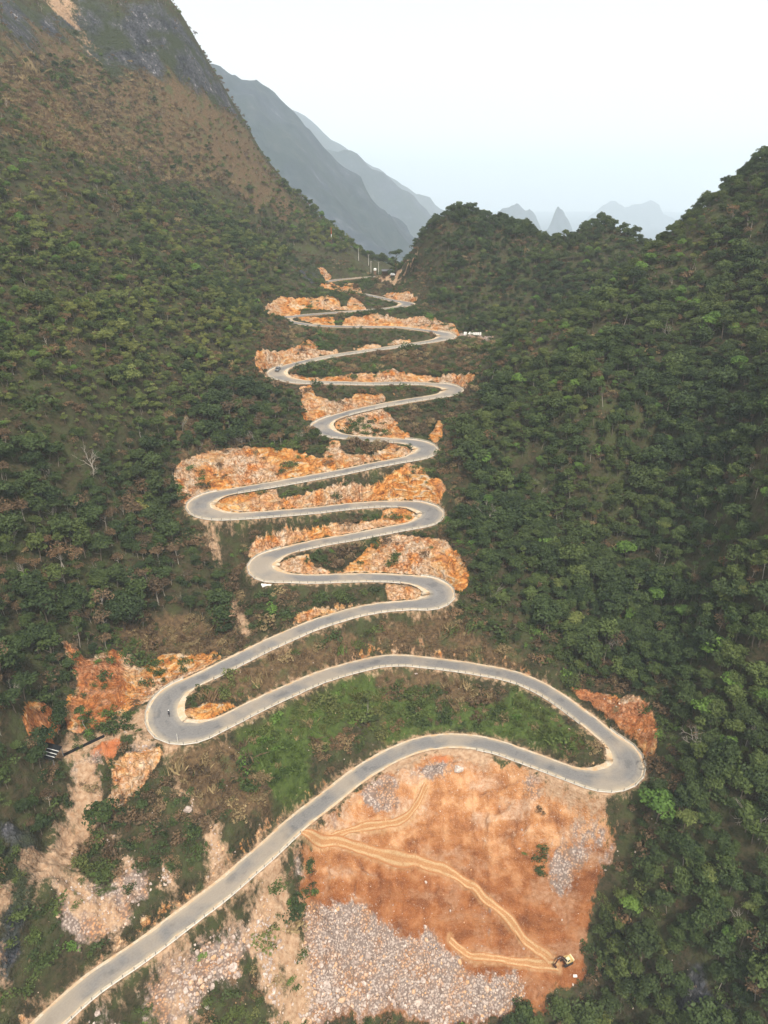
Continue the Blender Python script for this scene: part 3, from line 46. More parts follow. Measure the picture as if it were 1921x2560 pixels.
TRACKS=[[(-24.6,140.3),(-21.3,137.2),(-12.7,140.1),(-2.8,141.2),(8.9,141.5),(18.3,141.1),(24.3,137.7),(30.2,133.8),(36.2,131),(41.3,127.7),(45.6,125.8)],[(47.1,125.2),(45,125.6),(35,125.8),(25.3,126.7),(20.8,128),(17.9,130.1)],[(-14.2,140.2),(-6.7,144.3),(3.4,146.1),(8.1,148.1),(10.6,151.6),(12.3,153.9)],]
PLACES={'wall_a':(-40.7,152.3),'wall_b':(-25.7,209.4),'wall_c':(21.9,235.0),'wall_d':(-7.6,330.1),'culvert':(-38.9,209.2),'car':(-51.5,342.5),'white_car':(6.5,514.9),'bike':(-59.8,157.7),'excavator':(49.3,126.0),'drum':(51.5,124.2),'shelter':(-83.6,138.0),'fence_a':(-82.4,141.5),'fence_b':(-74.7,149.0),'pole_bend':(-54.7,147.5),'pole_red':(-40.7,588.3),'pole_1':(-19.2,569.3),'pole_2':(-11.9,578.4),'pole_3':(-9.7,556.5),'pole_4':(-4.1,563.1),'hut':(2.7,526.9),'tank':(-6.7,557.6),'sign':(48.1,391.2),'great_tree':(-82.1,190.4),'pass_tree':(8.1,514.1),'pass_tree_2':(18.6,498.1),'bare_1':(-97.2,222.3),'bare_2':(-97.4,189.2),'bare_3':(73.1,191.2),'bare_4':(94.6,180.9),'bare_5':(89.7,124.1),'bright_1':(58.6,226.4),'bright_2':(84.5,220.5),'bright_3':(71.5,137.4),'bright_4':(86.6,152.5),'bright_5':(118.4,336.0),'bamboo':(-85.7,226.8),'boulder':(21.3,157.0),'white_rock':(-50.0,133.9),}

# ---------------------------------------------------------------- relief of the valley (pure numpy)
def hash2(ix, iy, seed):
    h = (ix.astype(np.int64)*374761393 + iy.astype(np.int64)*668265263 + seed*974634541) & 0xFFFFFFFF
    h = ((h ^ (h >> 13))*1274126177) & 0xFFFFFFFF
    return ((h ^ (h >> 16)) & 0xFFFF)/65535.0
def vnoise(x, y, seed=0):
    ix = np.floor(x); iy = np.floor(y); fx = x-ix; fy = y-iy
    fx = fx*fx*fx*(fx*(fx*6-15)+10); fy = fy*fy*fy*(fy*(fy*6-15)+10)
    a = hash2(ix, iy, seed); b = hash2(ix+1, iy, seed); c = hash2(ix, iy+1, seed); d = hash2(ix+1, iy+1, seed)
    return (a+(b-a)*fx)*(1-fy)+(c+(d-c)*fx)*fy
def fbm(x, y, seed=0, n=4, ridged=False):
    s = 0; a = .5; t = 0
    for k in range(n):
        v = vnoise(x*2**k+17.3*k, y*2**k-9.1*k, seed+k)
        if ridged: v = 1-np.abs(2*v-1)
        s = s+a*v; t += a; a *= .5
    return s/t-.5
def sstep(a, b, v):
    t = np.clip((v-a)/(b-a), 0, 1); return t*t*(3-2*t)
ROADA = np.array(ROAD); RELA = np.array(RELIEF)
def densify(A, step):
    s = np.r_[0, np.cumsum(np.linalg.norm(np.diff(A, axis=0), axis=1))]
    q = np.arange(0, s[-1], step)
    return np.stack([np.interp(q, s, A[:, k]) for k in range(3)], 1)
ROADF = densify(ROADA, .5)
def tangents(A):
    T = np.gradient(A[:, :2], axis=0); return T/np.linalg.norm(T, axis=1)[:, None]
ROADT = tangents(ROADF)
CURV = np.zeros(len(ROADF))
_hd = np.unwrap(np.arctan2(ROADT[:, 1], ROADT[:, 0]))
for _k in range(len(ROADF)):
    _a, _b = max(_k-8, 0), min(_k+8, len(ROADF)-1); CURV[_k] = (_hd[_b]-_hd[_a])/((_b-_a)*.5)
CURV = np.convolve(np.pad(CURV, 12, mode='edge'), np.ones(25)/25, 'valid')
HALF = 2.5+1.5*sstep(.02, .11, np.abs(CURV))            # half width of the asphalt, wider in the bends
_sx = np.sign(ROADT[:, 0]); _cut = [0]
for _k in range(1, len(_sx)):
    if _sx[_k] != _sx[_k-1] and _k-_cut[-1] > 30: _cut.append(_k)
STRANDS = [(a, b) for a, b in zip(_cut, _cut[1:]+[len(ROADF)])]
_anc = np.r_[RELA, ROADA[::4]]
_S = 100.0
def _phi(r2): return np.where(r2 > 1e-12, r2*np.log(np.maximum(r2, 1e-12))*.5, 0)
_n = len(_anc); _X = _anc[:, :2]/_S
_K = np.zeros((_n+3, _n+3))
_K[:_n, :_n] = _phi(((_X[:, None]-_X[None])**2).sum(2))+np.eye(_n)*2e-4
_K[:_n, _n] = 1; _K[:_n, n1:=_n+1] = _X[:, 0]; _K[:_n, _n+2] = _X[:, 1]
_K[_n:, :_n] = _K[:_n, _n:].T
_wt = np.linalg.solve(_K, np.r_[_anc[:, 2], 0, 0, 0])
def base_height(x, y):
    out = np.empty(len(x))
    for i in range(0, len(x), 20000):
        a = x[i:i+20000]/_S; b = y[i:i+20000]/_S
        r2 = (a[:, None]-_X[None, :, 0])**2+(b[:, None]-_X[None, :, 1])**2
        out[i:i+20000] = _phi(r2)@_wt[:_n]+_wt[_n]+_wt[_n+1]*a+_wt[_n+2]*b
    return out
def road_near(x, y, reach=14.0):
    """for each strand: indices of the points near it, distance, road index"""
    res = []
    for a, b in STRANDS:
        A = ROADF[a:b]
        m = np.where((x > A[:, 0].min()-reach) & (x < A[:, 0].max()+reach) & (y > A[:, 1].min()-reach) & (y < A[:, 1].max()+reach))[0]
        if not len(m): continue
        d = np.empty(len(m)); j = np.empty(len(m), int)
        for i in range(0, len(m), 20000):
            q = m[i:i+20000]
            dd = (x[q][:, None]-A[None, :, 0])**2+(y[q][:, None]-A[None, :, 1])**2
            k = dd.argmin(1); j[i:i+20000] = k+a; d[i:i+20000] = np.sqrt(dd[np.arange(len(q)), k])
        res.append((m, d, j))
    return res
BENCH = 1.2                                             # shoulder beyond the asphalt
def relief(x, y, detail=True):
    """height, distance to the nearest road edge (negative on the bench), nearest road index"""
    zb = base_height(x, y)
    near = road_near(x, y)
    dmin = np.full(len(x), 60.0); jn = np.full(len(x), -1)
    for m, d, j in near:
        e = d-HALF[j]-BENCH
        u = e < dmin[m]; dmin[m[u]] = e[u]; jn[m[u]] = j[u]
    far = sstep(1.0, 9.0, dmin)
    vf = sstep(8, 14, dmin)
    if detail:
        zb = zb+far*(2.6*fbm(x/19, y/19, 3)+1.3*fbm(x/6, y/6, 5)) + vf*(6*fbm(x/70, y/70, 11)+4*fbm(x/33+.3*y/33, y/60, 13, 3, True))
        zb = zb+sstep(.2, 2.0, dmin)*(1.1*fbm(x/2.4, y/2.0, 9, 3, True)+2.4*(1-sstep(14, 20, dmin))*fbm(x/6.5, y/3.5, 19, 3, True))
    sp = sstep(-28, -16, x)*(1-sstep(52, 62, x))*sstep(100, 108, y)*(1-sstep(158, 166, y))*sstep(1, 4, dmin)*(1-sstep(30, 45, dmin))   # gullies and scarps of the spoil heap
    if detail: zb = zb+sp*(2.2*fbm(x/3.4, y/11, 23, 3, True)+3.2*fbm(x/17, y/5.0, 27, 3, True)+.5*fbm(x/1.6, y/1.6, 29, 2))
    ll = (1-sstep(-30, -20, x))*sstep(-100, -90, x)*(1-sstep(144, 156, y))*sstep(1.5, 5, dmin)                    # ledges of the rocky bank at the lower left
    if detail: zb = zb+ll*(3.6*fbm((x+.35*y)/4.2, (y-.35*x)/9, 33, 4, True)+1.6*fbm(x/5.5, y/2.6, 37, 3, True))
    num = zb/1.5**3; den = np.full(len(x), 1/1.5**3)
    for m, d, j in near:
        e = np.maximum(d-HALF[j]-BENCH, 0)+.06+.03*d
        w = 1/e**3
        num[m] += w*ROADF[j, 2]; den[m] += w
    for k, (ax, ay, az) in enumerate(densify(np.array(SPUR), 1.0)):        # the levelled dirt bench off the motorbike bend
        q = np.where((np.abs(x-ax) < 7) & (np.abs(y-ay) < 7))[0]
        e = np.maximum(np.hypot(x[q]-ax, y[q]-ay)-2.6, 0)+.3; w = .12/e**3
        num[q] += w*az; den[q] += w
    return num/den, dmin, jn, zb

# ---------------------------------------------------------------- small helpers
rng = np.random.default_rng(7); random.seed(7)
def tag(o, label=None, cat=None, group=None, kind=None):
    if label: o['label'] = label
    if cat: o['category'] = cat
    if group: o['group'] = group
    if kind: o['kind'] = kind
    return o
def mesh_np(name, V, F, smooth=True):
    """V (n,3), F (m,3|4) int array"""
    me = bpy.data.meshes.new(name); k = F.shape[1]
    me.vertices.add(len(V)); me.vertices.foreach_set('co', np.asarray(V, np.float32).ravel())
    me.loops.add(F.size); me.loops.foreach_set('vertex_index', F.astype(np.int32).ravel())
    me.polygons.add(len(F)); me.polygons.foreach_set('loop_start', np.arange(0, F.size, k, dtype=np.int32))
    me.update(calc_edges=True)
    me.polygons.foreach_set('use_smooth', np.full(len(F), smooth)); me.update()
    return me
def link(name, me, mat=None, parent=None):
    o = bpy.data.objects.new(name, me); COL.objects.link(o)
    if mat is not None:
        for m in (mat if isinstance(mat, (list, tuple)) else [mat]): me.materials.append(m)
    if parent is not None: o.parent = parent
    return o
def empty(name, loc=(0, 0, 0), rz=0):
    o = bpy.data.objects.new(name, None); COL.objects.link(o); o.location = loc; o.rotation_euler = (0, 0, rz); return o
def attr(me, name, data, dom='POINT', typ='FLOAT_COLOR'):
    a = me.attributes.new(name, typ, dom); a.data.foreach_set('color' if 'COLOR' in typ else ('vector' if 'VECTOR' in typ else 'value'), np.asarray(data).ravel())
class NT:
    def __init__(s, name):
        s.m = bpy.data.materials.new(name); s.m.use_nodes = True; s.t = s.m.node_tree; s.n = s.t.nodes; s.l = s.t.links
        s.b = s.n['Principled BSDF']; s.b.inputs['Roughness'].default_value = .95; s.b.inputs['Specular IOR Level'].default_value = .15
    def set(s, sock, v):
        if hasattr(v, 'is_output') or isinstance(v, bpy.types.NodeSocket): s.l.new(v, sock)
        else: sock.default_value = v
    def new(s, t, **k):
        n = s.n.new(t)
        for a, v in k.items(): setattr(n, a, v)
        return n
    def attr(s, name): return s.new('ShaderNodeAttribute', attribute_name=name)
    def pos(s): return s.new('ShaderNodeNewGeometry').outputs['Position']
    def noise(s, scale, detail=4, rough=.55, vec=None, dist=0):
        n = s.new('ShaderNodeTexNoise'); n.inputs['Scale'].default_value = scale; n.inputs['Detail'].default_value = detail
        n.inputs['Roughness'].default_value = rough; n.inputs['Distortion'].default_value = dist
        s.l.new(vec if vec is not None else s.pos(), n.inputs['Vector']); return n.outputs['Fac']
    def scaled(s, sc, vec=None):
        n = s.new('ShaderNodeMapping'); n.inputs['Scale'].default_value = sc; s.l.new(vec if vec is not None else s.pos(), n.inputs[0]); return n.outputs[0]
    def voro(s, scale, feature='F1', vec=None, out='Distance'):
        n = s.new('ShaderNodeTexVoronoi', feature=feature); n.inputs['Scale'].default_value = scale
        s.l.new(vec if vec is not None else s.pos(), n.inputs['Vector']); return n.outputs[out]
    def ramp(s, v, stops, interp='LINEAR'):
        n = s.new('ShaderNodeValToRGB'); s.l.new(v, n.inputs[0]); cr = n.color_ramp; cr.interpolation = interp
        while len(cr.elements) < len(stops): cr.elements.new(.5)
        for e, (p, c) in zip(cr.elements, stops):
            e.position = p; e.color = (*c, 1) if len(c) == 3 else c
        return n.outputs[0]
    def mix(s, f, a, b, mode='MIX'):
        n = s.new('ShaderNodeMixRGB', blend_type=mode); s.set(n.inputs[0], f)
        for i, v in ((1, a), (2, b)): s.set(n.inputs[i], (*v, 1) if isinstance(v, tuple) and len(v) == 3 else v)
        return n.outputs[0]
    def math(s, op, a, b=0, c=0, clamp=False):
        n = s.new('ShaderNodeMath', operation=op, use_clamp=clamp)
        for i, v in enumerate((a, b, c)): s.set(n.inputs[i], v)
        return n.outputs[0]
    def range(s, v, a, b, c=0, d=1):
        n = s.new('ShaderNodeMapRange'); s.set(n.inputs[0], v)
        for i, q in enumerate((a, b, c, d)): n.inputs[i+1].default_value = q
        return n.outputs[0]
    def bump(s, h, strength=.5, dist=.3):
        n = s.new('ShaderNodeBump'); n.inputs['Strength'].default_value = strength; n.inputs['Distance'].default_value = dist
        s.l.new(h, n.inputs['Height']); s.l.new(n.outputs[0], s.b.inputs['Normal'])
    def color(s, c): s.set(s.b.inputs['Base Color'], (*c, 1) if isinstance(c, tuple) else c)
def flat(name, c, rough=.8, metal=0, var=.12, sc=3.0):
    t = NT(name); k = t.noise(sc, 3)
    t.color(t.mix(1, (*c, 1), t.ramp(k, [(.25, (1-var,)*3), (.75, (1+var,)*3)]), 'MULTIPLY'))
    t.b.inputs['Roughness'].default_value = rough; t.b.inputs['Metallic'].default_value = metal
    return t.m

# ---------------------------------------------------------------- the valley sides: one sheet of ground
def axis(fine0, fine1, step, lo, hi, grow=1.06):
    v = list(np.arange(fine0, fine1, step)); s = step
    while v[-1] < hi: s = min(s*grow, 6); v.append(v[-1]+s)
    s = step; w = []
    q = fine0
    while q > lo: s = min(s*grow, 6); q -= s; w.append(q)
    return np.array(w[::-1]+v)
AX = axis(-92, 96, .46, -430, 430)
AYa = axis(84, 345, .46, 20, 345); AYa = AYa[AYa <= 345]
AYb = axis(345.6, 570, .75, 345.6, 800)
AY = np.r_[AYa, AYb]
GX, GY = np.meshgrid(AX, AY); nx, ny = len(AX), len(AY)
gz, gd, gj, gzb = relief(GX.ravel(), GY.ravel())
TV = np.stack([GX.ravel(), GY.ravel(), gz], 1)
ii = (np.arange(ny-1)[:, None]*nx+np.arange(nx-1)[None]).ravel()
TF = np.stack([ii, ii+1, ii+nx+1, ii+nx], 1)
GZ = gz.reshape(ny, nx)
NRMX = -np.gradient(GZ, AX, axis=1); NRMY = -np.gradient(GZ, AY, axis=0)
SLOPE = np.hypot(NRMX, NRMY).ravel()
def grid_sample(F, x, y):
    i = np.clip(np.searchsorted(AX, x)-1, 0, nx-2); j = np.clip(np.searchsorted(AY, y)-1, 0, ny-2)
    u = np.clip((x-AX[i])/(AX[i+1]-AX[i]), 0, 1); v = np.clip((y-AY[j])/(AY[j+1]-AY[j]), 0, 1)
    return (F[j, i]*(1-u)+F[j, i+1]*u)*(1-v)+(F[j+1, i]*(1-u)+F[j+1, i+1]*u)*v
def ground(x, y): return float(grid_sample(GZ, np.array([x], float), np.array([y], float))[0])

# ---------------------------------------------------------------- what covers the ground where
def inside(poly, x, y):
    p = np.array(poly); m = np.zeros(len(x), bool)
    b = (x > p[:, 0].min()) & (x < p[:, 0].max()) & (y > p[:, 1].min()) & (y < p[:, 1].max())
    k = np.where(b)[0]
    if not len(k): return m
    px, py = x[k], y[k]; r = np.zeros(len(k), bool)
    for (x0, y0), (x1, y1) in zip(poly, poly[1:]+poly[:1]):
        if y0 == y1: continue
        c = ((y0 > py) != (y1 > py)) & (px < (x1-x0)*(py-y0)/(y1-y0)+x0); r ^= c
    m[k] = r; return m
_gx, _gy = GX.ravel(), GY.ravel()
_far = sstep(200, 420, _gy)
_wx = _gx+8*fbm(_gx/17, _gy/17, 45)+(5.0*fbm(_gx/7, _gy/7, 41)+2*fbm(_gx/2, _gy/2, 43))*(.8+3.5*_far); _wy = _gy+8*fbm(_gx/17, _gy/17, 47)+(5.0*fbm(_gx/7, _gy/7, 51)+2*fbm(_gx/2, _gy/2, 53))*(.8+3.5*_far)
KINDS = ['rock', 'spoil', 'scree', 'tan', 'green', 'brown', 'cliff', 'red', 'rubble', 'bushy']
MASK = {k: np.zeros(len(_gx), np.float32) for k in KINDS}
for k, poly in ZONES: MASK[k][inside(poly, _wx if k != 'rock' else _gx+.1*(_wx-_gx), _wy if k != 'rock' else _gy+.1*(_wy-_gy))] = 1
# stony streaks running down the scrubby banks either side of the lowest road
_st = fbm((_gx+.35*_gy)/3.2, (_gy-.35*_gx)/8, 75, 4)+.4*fbm(_gx/1.7, _gy/1.7, 77, 2)
_lo = (gd > 1.2) & (_gx > -84) & (_gx < -24) & (_gy > 84) & (_gy < 152) & (gd > .6)
for k, th in (('tan', .125), ('scree', .14)):
    q = _lo & (_st > th) & (MASK['brown'] < .5) & (MASK['green'] < .5); MASK[k][q] = 1
MASK['rubble'][_lo & (_st > .17) & (MASK['brown'] < .5) & (MASK['green'] < .5)] = 1
# the cut banks beside the road
_up = (gzb > ROADF[np.maximum(gj, 0), 2]+.8) & (gj >= 0)
_cutm = _up*sstep(-.4, .1, gd)*(1-sstep(0, 1, gd-np.where(_gy < 226, .6, 4.0)))*sstep(.35, .95, SLOPE)*(_gy < 520)*sstep(-.12, .1, fbm(_gx/11, _gy/11, 61, 3)+.08*(SLOPE-1))
MASK['rock'] = np.maximum(MASK['rock'], _cutm)
_b = (gd < .25)
for k in KINDS: MASK[k][_b] = 0
MASK['tan'][_b] = .8
_tr = np.full(len(_gx), 99.0)                            # vehicle tracks over the spoil heap
for T in TRACKS:
    A = densify(np.c_[np.array(T), np.zeros(len(T))], .5)
    m = np.where((_gx > A[:, 0].min()-6) & (_gx < A[:, 0].max()+6) & (_gy > A[:, 1].min()-6) & (_gy < A[:, 1].max()+6))[0]
    d = np.sqrt(((_gx[m][:, None]-A[None, :, 0])**2+(_gy[m][:, None]-A[None, :, 1])**2).min(1)); _tr[m] = np.minimum(_tr[m], d)
TRK = (np.where(_tr < .3, .5, 1)*(1-sstep(.7, 1.25, _tr+.5*fbm(_gx/3, _gy/3, 71))))
BARE = np.clip(MASK['rock']+MASK['spoil']+MASK['scree']+MASK['tan']+MASK['cliff']*.6, 0, 1)
def blur(a, n=2):
    a = a.reshape(ny, nx)
    for _ in range(n):
        p = np.pad(a, 1, mode='edge'); a = (p[1:-1, 1:-1]*2+p[:-2, 1:-1]+p[2:, 1:-1]+p[1:-1, :-2]+p[1:-1, 2:])/6
    return a.ravel()
for k in KINDS: MASK[k] = blur(MASK[k], 2)*(_gy > 300)+(_gy <= 300)*blur(MASK[k], 26 if k in ('scree', 'tan', 'spoil', 'green') else 9 if k in ('rock', 'scree', 'tan', 'spoil', 'brown', 'green', 'cliff', 'red') else 4)
def mask_at(k, x, y): return grid_sample((MASK[k] if isinstance(k, str) else k).reshape(ny, nx), x, y)

me = mesh_np('terrain', TV, TF)
attr(me, 'cover_a', np.stack([MASK['rock'], MASK['spoil'], MASK['scree'], MASK['tan']], 1).astype(np.float32))
attr(me, 'cover_b', np.stack([MASK['green'], MASK['brown'], MASK['cliff'], MASK['red']], 1).astype(np.float32))
attr(me, 'track', TRK.astype(np.float32), typ='FLOAT')
t = NT('valley_ground')
P = t.pos()
A = t.attr('cover_a'); B = t.attr('cover_b'); K = t.attr('track')
sa = t.new('ShaderNodeSeparateColor'); t.l.new(A.outputs['Color'], sa.inputs[0])
sb = t.new('ShaderNodeSeparateColor'); t.l.new(B.outputs['Color'], sb.inputs[0])
n1 = t.noise(.9, 4, .65); n2 = t.noise(.18, 4, .6); n3 = t.noise(4.0, 4, .6); n4 = t.noise(.05, 3)
stv = t.scaled((1, 1, .3)); ns = t.noise(.8, 4, .62, stv, 1.2); nl = t.noise(.26, 5, .58, t.scaled((.6, .8, 1.5)), 1.4)
wn_ = t.new('ShaderNodeTexNoise'); wn_.inputs['Scale'].default_value = .5; wn_.inputs['Detail'].default_value = 4; t.l.new(P, wn_.inputs['Vector'])
wv = t.new('ShaderNodeVectorMath', operation='MULTIPLY_ADD'); t.l.new(wn_.outputs['Color'], wv.inputs[0]); wv.inputs[1].default_value = (5, 5, 5); t.l.new(P, wv.inputs[2])
crack = t.voro(.42, 'DISTANCE_TO_EDGE', t.scaled((1, 1, .6), wv.outputs[0]))
pebv = t.voro(1.6); pebc = t.voro(1.6, 'F1', None, 'Color')
nv = t.noise(.55, 5, .7, t.scaled((1, 1, .4)))
def edge(fac, w=.25, k=1.9): return t.range(t.math('ADD', fac, t.math('MULTIPLY', t.math('SUBTRACT', nv, .5), k)), .5-w, .5+w)
floor = t.mix(t.range(n1, .35, .65), (.022, .026, .011), (.062, .046, .026))
floor = t.mix(t.range(n2, .45, .65), floor, (.05, .058, .022))
green = t.mix(t.range(n1, .3, .7), (.034, .055, .013), (.075, .105, .024))
brown = t.mix(t.range(n1, .3, .7), (.05, .034, .02), (.155, .098, .05))
brown = t.mix(t.range(n2, .5, .68), brown, (.07, .075, .03))
nc = t.noise(.13, 6, .7, t.scaled((1, 1, .45)))
cliff = t.mix(t.range(nc, .35, .6), (.03, .034, .042), (.085, .085, .095))
cliff = t.mix(t.math('MULTIPLY', t.range(t.noise(.35, 5, .75, t.scaled((1, 1, .22))), .56, .68), t.range(nc, .42, .6)), cliff, (.45, .42, .42))
cliff = t.mix(1, cliff, t.ramp(ns, [(.3, (.35, .35, .36)), (.5, (1, 1, 1)), (.72, (2.1, 2, 2))]), 'MULTIPLY')
cliff = t.mix(t.range(n4, .46, .6), cliff, (.05, .06, .03))
rock = t.ramp(nl, [(.22, (.12, .045, .02)), (.36, (.44, .16, .045)), (.46, (.66, .26, .06)), (.55, (.72, .4, .15)), (.64, (.78, .59, .4)), (.78, (.46, .36, .3))])
rock = t.mix(t.range(n4, .42, .6), rock, t.ramp(ns, [(.3, (.16, .1, .075)), (.46, (.52, .31, .17)), (.6, (.74, .57, .42)), (.74, (.36, .27, .22))]))
rock = t.mix(t.range(n2, .5, .66), rock, t.ramp(ns, [(.32, (.16, .05, .02)), (.46, (.5, .16, .035)), (.58, (.66, .26, .06)), (.75, (.7, .4, .16))]))
rock = t.mix(t.math('MULTIPLY', t.range(crack, .04, .0), t.range(n2, .46, .64)), rock, (.16, .08, .045))
rock = t.mix(t.math('MULTIPLY', edge(sb.outputs['Blue'] if False else B.outputs['Alpha']), .8), rock, t.ramp(ns, [(.3, (.16, .05, .025)), (.5, (.42, .13, .04)), (.62, (.52, .21, .08)), (.78, (.6, .45, .36))]))
spoil = t.ramp(n2, [(.3, (.19, .065, .022)), (.5, (.35, .135, .042)), (.66, (.5, .25, .11))])
spoil = t.mix(t.math('MULTIPLY', t.range(t.noise(.1, 5, .65, t.scaled((.7, 1.5, 1))), .5, .6), .85), spoil, t.mix(t.range(n1, .35, .65), (.33, .155, .068), (.5, .32, .2)))
spoil = t.mix(t.range(n3, .5, .75), spoil, t.mix(.6, spoil, (.6, .4, .26)))
spoil = t.mix(t.math('MULTIPLY', t.range(pebv, .3, .18), t.range(n1, .54, .64)), spoil, (.5, .38, .29))
spoil = t.mix(t.math('MULTIPLY', edge(B.outputs['Alpha']), .8), spoil, (.4, .11, .035))
scree = t.mix(t.range(n1, .35, .7), (.27, .2, .17), (.5, .42, .36))
scree = t.mix(t.range(t.noise(.13, 5, .65), .47, .6), scree, t.mix(t.range(n1, .3, .7), (.34, .15, .06), (.5, .3, .17)))
sepz = t.new('ShaderNodeSeparateXYZ'); t.l.new(P, sepz.inputs[0])
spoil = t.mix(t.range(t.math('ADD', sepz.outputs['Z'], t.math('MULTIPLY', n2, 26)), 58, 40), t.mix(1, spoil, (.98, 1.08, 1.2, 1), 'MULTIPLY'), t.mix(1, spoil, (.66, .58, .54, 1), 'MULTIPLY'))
scree = t.mix(t.math('MULTIPLY', t.range(pebv, .3, .55), .75), scree, (.13, .095, .08))
tan = t.mix(t.range(n1, .3, .7), (.27, .155, .085), (.46, .32, .21))
c = floor
c = t.mix(edge(sb.outputs['Green']), c, brown); c = t.mix(edge(sb.outputs['Red']), c, green)
c = t.mix(edge(sb.outputs['Blue']), c, cliff)
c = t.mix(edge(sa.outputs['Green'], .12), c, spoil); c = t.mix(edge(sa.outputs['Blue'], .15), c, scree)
c = t.mix(edge(A.outputs['Alpha'], .2), c, tan); c = t.mix(edge(sa.outputs['Red'], .1, 1.3), c, rock)
c = t.mix(t.math('MULTIPLY', K.outputs['Fac'], .5), c, t.mix(t.range(n1, .3, .7), (.38, .22, .1), (.53, .36, .2)))
t.color(c)
h = t.math('ADD', t.math('MULTIPLY', nl, 2.2), t.math('ADD', t.math('MULTIPLY', ns, 1.2), t.math('MULTIPLY', n3, .25)))
facet = t.voro(.5, 'F1', t.scaled((1, 1, .55), wv.outputs[0]))
h = t.math('ADD', h, t.math('ADD', t.math('MULTIPLY', t.range(crack, 0, .08), .45), t.math('MULTIPLY', facet, -.7)))
h = t.math('ADD', t.math('MULTIPLY', h, t.math('ADD', t.math('MULTIPLY', t.math('MAXIMUM', sa.outputs['Red'], sb.outputs['Blue']), .9), .1)), t.math('MULTIPLY', n1, .35))
t.bump(h, 1.0, 1.3)
M_GROUND = t.m
terrain = link('terrain', me, M_GROUND); terrain['kind'] = 'structure'

# ---------------------------------------------------------------- carriageway, shoulders
def ribbon(off0, off1, dz, step=2, cols=5):
    """strip along the road between two lateral offsets (arrays, + = left of travel)"""
    k = np.arange(0, len(ROADF), step)
    P = ROADF[k]; N = np.stack([-ROADT[k, 1], ROADT[k, 0]], 1)
    V = np.stack([np.c_[P[:, :2]+N*(off0[k]+(off1[k]-off0[k])*q)[:, None], P[:, 2]+dz] for q in np.linspace(0, 1, cols)], 1)
    n, m = V.shape[:2]; i = (np.arange(n-1)[:, None]*m+np.arange(m-1)[None]).ravel()
    lat = np.tile(np.linspace(-1, 1, cols), n); s = np.repeat(k*.5, m)
    return V.reshape(-1, 3), np.stack([i+1, i, i+m, i+m+1], 1), lat, s
ONE = np.ones(len(ROADF))
jag = .6*fbm(np.arange(len(ROADF))/6., np.zeros(len(ROADF)), 91)
INR = np.clip(np.abs(CURV)-.035, 0, .1)*24                  # the inside of a bend is paved in pale concrete
padL = .62+np.where(CURV > 0, INR, 0); padR = .62+np.where(CURV < 0, INR, 0)
V, F, lat, s = ribbon(-HALF+jag, HALF+jag, .2, 2, 9)
me = mesh_np('road', V, F); attr(me, 'across', lat.astype(np.float32), typ='FLOAT')
t = NT('asphalt')
a = t.math('ABSOLUTE', t.attr('across').outputs['Fac']); n = t.noise(.25, 5, .6); f = t.noise(2.2, 4, .6); g = t.noise(.06, 3)
base = t.mix(t.range(f, .3, .7), (.135, .128, .124), (.185, .176, .168))
base = t.mix(t.math('MULTIPLY', t.range(n, .56, .62), .55), base, (.09, .088, .09))      # resurfaced patches
base = t.mix(t.math('MULTIPLY', t.range(a, .55, 1.0), t.range(n, .3, .6)), base, (.36, .3, .22))   # dust blown in from the edges
base = t.mix(t.math('MULTIPLY', t.range(t.math('ABSOLUTE', t.math('SUBTRACT', a, .45)), .12, .02), .3), base, (.21, .2, .19))
t.color(t.mix(t.math('MULTIPLY', t.range(g, .47, .6), .45), base, (.36, .29, .21))); t.b.inputs['Roughness'].default_value = .85
road = link('road', me, t.m); road['kind'] = 'structure'
t = NT('shoulder'); n = t.noise(.5, 5, .65); f = t.noise(3, 4)
t.color(t.mix(t.range(n, .4, .65), t.mix(t.range(f, .3, .7), (.4, .33, .24), (.56, .48, .37)), (.45, .29, .16)))
M_SHOULDER = t.m
for nm, o0, o1 in (('road_shoulder', HALF+jag-.06, HALF+padL), ('road_shoulder', -HALF-padR, -HALF+jag+.06)):
    V, F, lat, s = ribbon(o0, o1, .22, 2, 4)
    o = link(nm, mesh_np(nm, V, F), M_SHOULDER); o['kind'] = 'structure'
t = NT('haul_track'); a = t.math('ABSOLUTE', t.attr('across').outputs['Fac']); n = t.noise(.6, 5, .65); f = t.noise(3.2, 4)
rut = t.math('MULTIPLY', t.range(t.math('ABSOLUTE', t.math('SUBTRACT', a, .55)), .3, .12), t.range(n, .3, .5))
tc = t.mix(rut, t.mix(t.range(f, .3, .7), (.3, .135, .055), (.4, .22, .1)), t.mix(t.range(f, .3, .7), (.36, .22, .11), (.48, .33, .18)))
t.color(t.mix(t.math('MULTIPLY', t.range(a, .6, 1.0), t.range(n, .3, .6)), tc, (.32, .12, .045))); t.bump(t.math('ADD', f, n), .6, .3); M_TRACK = t.m
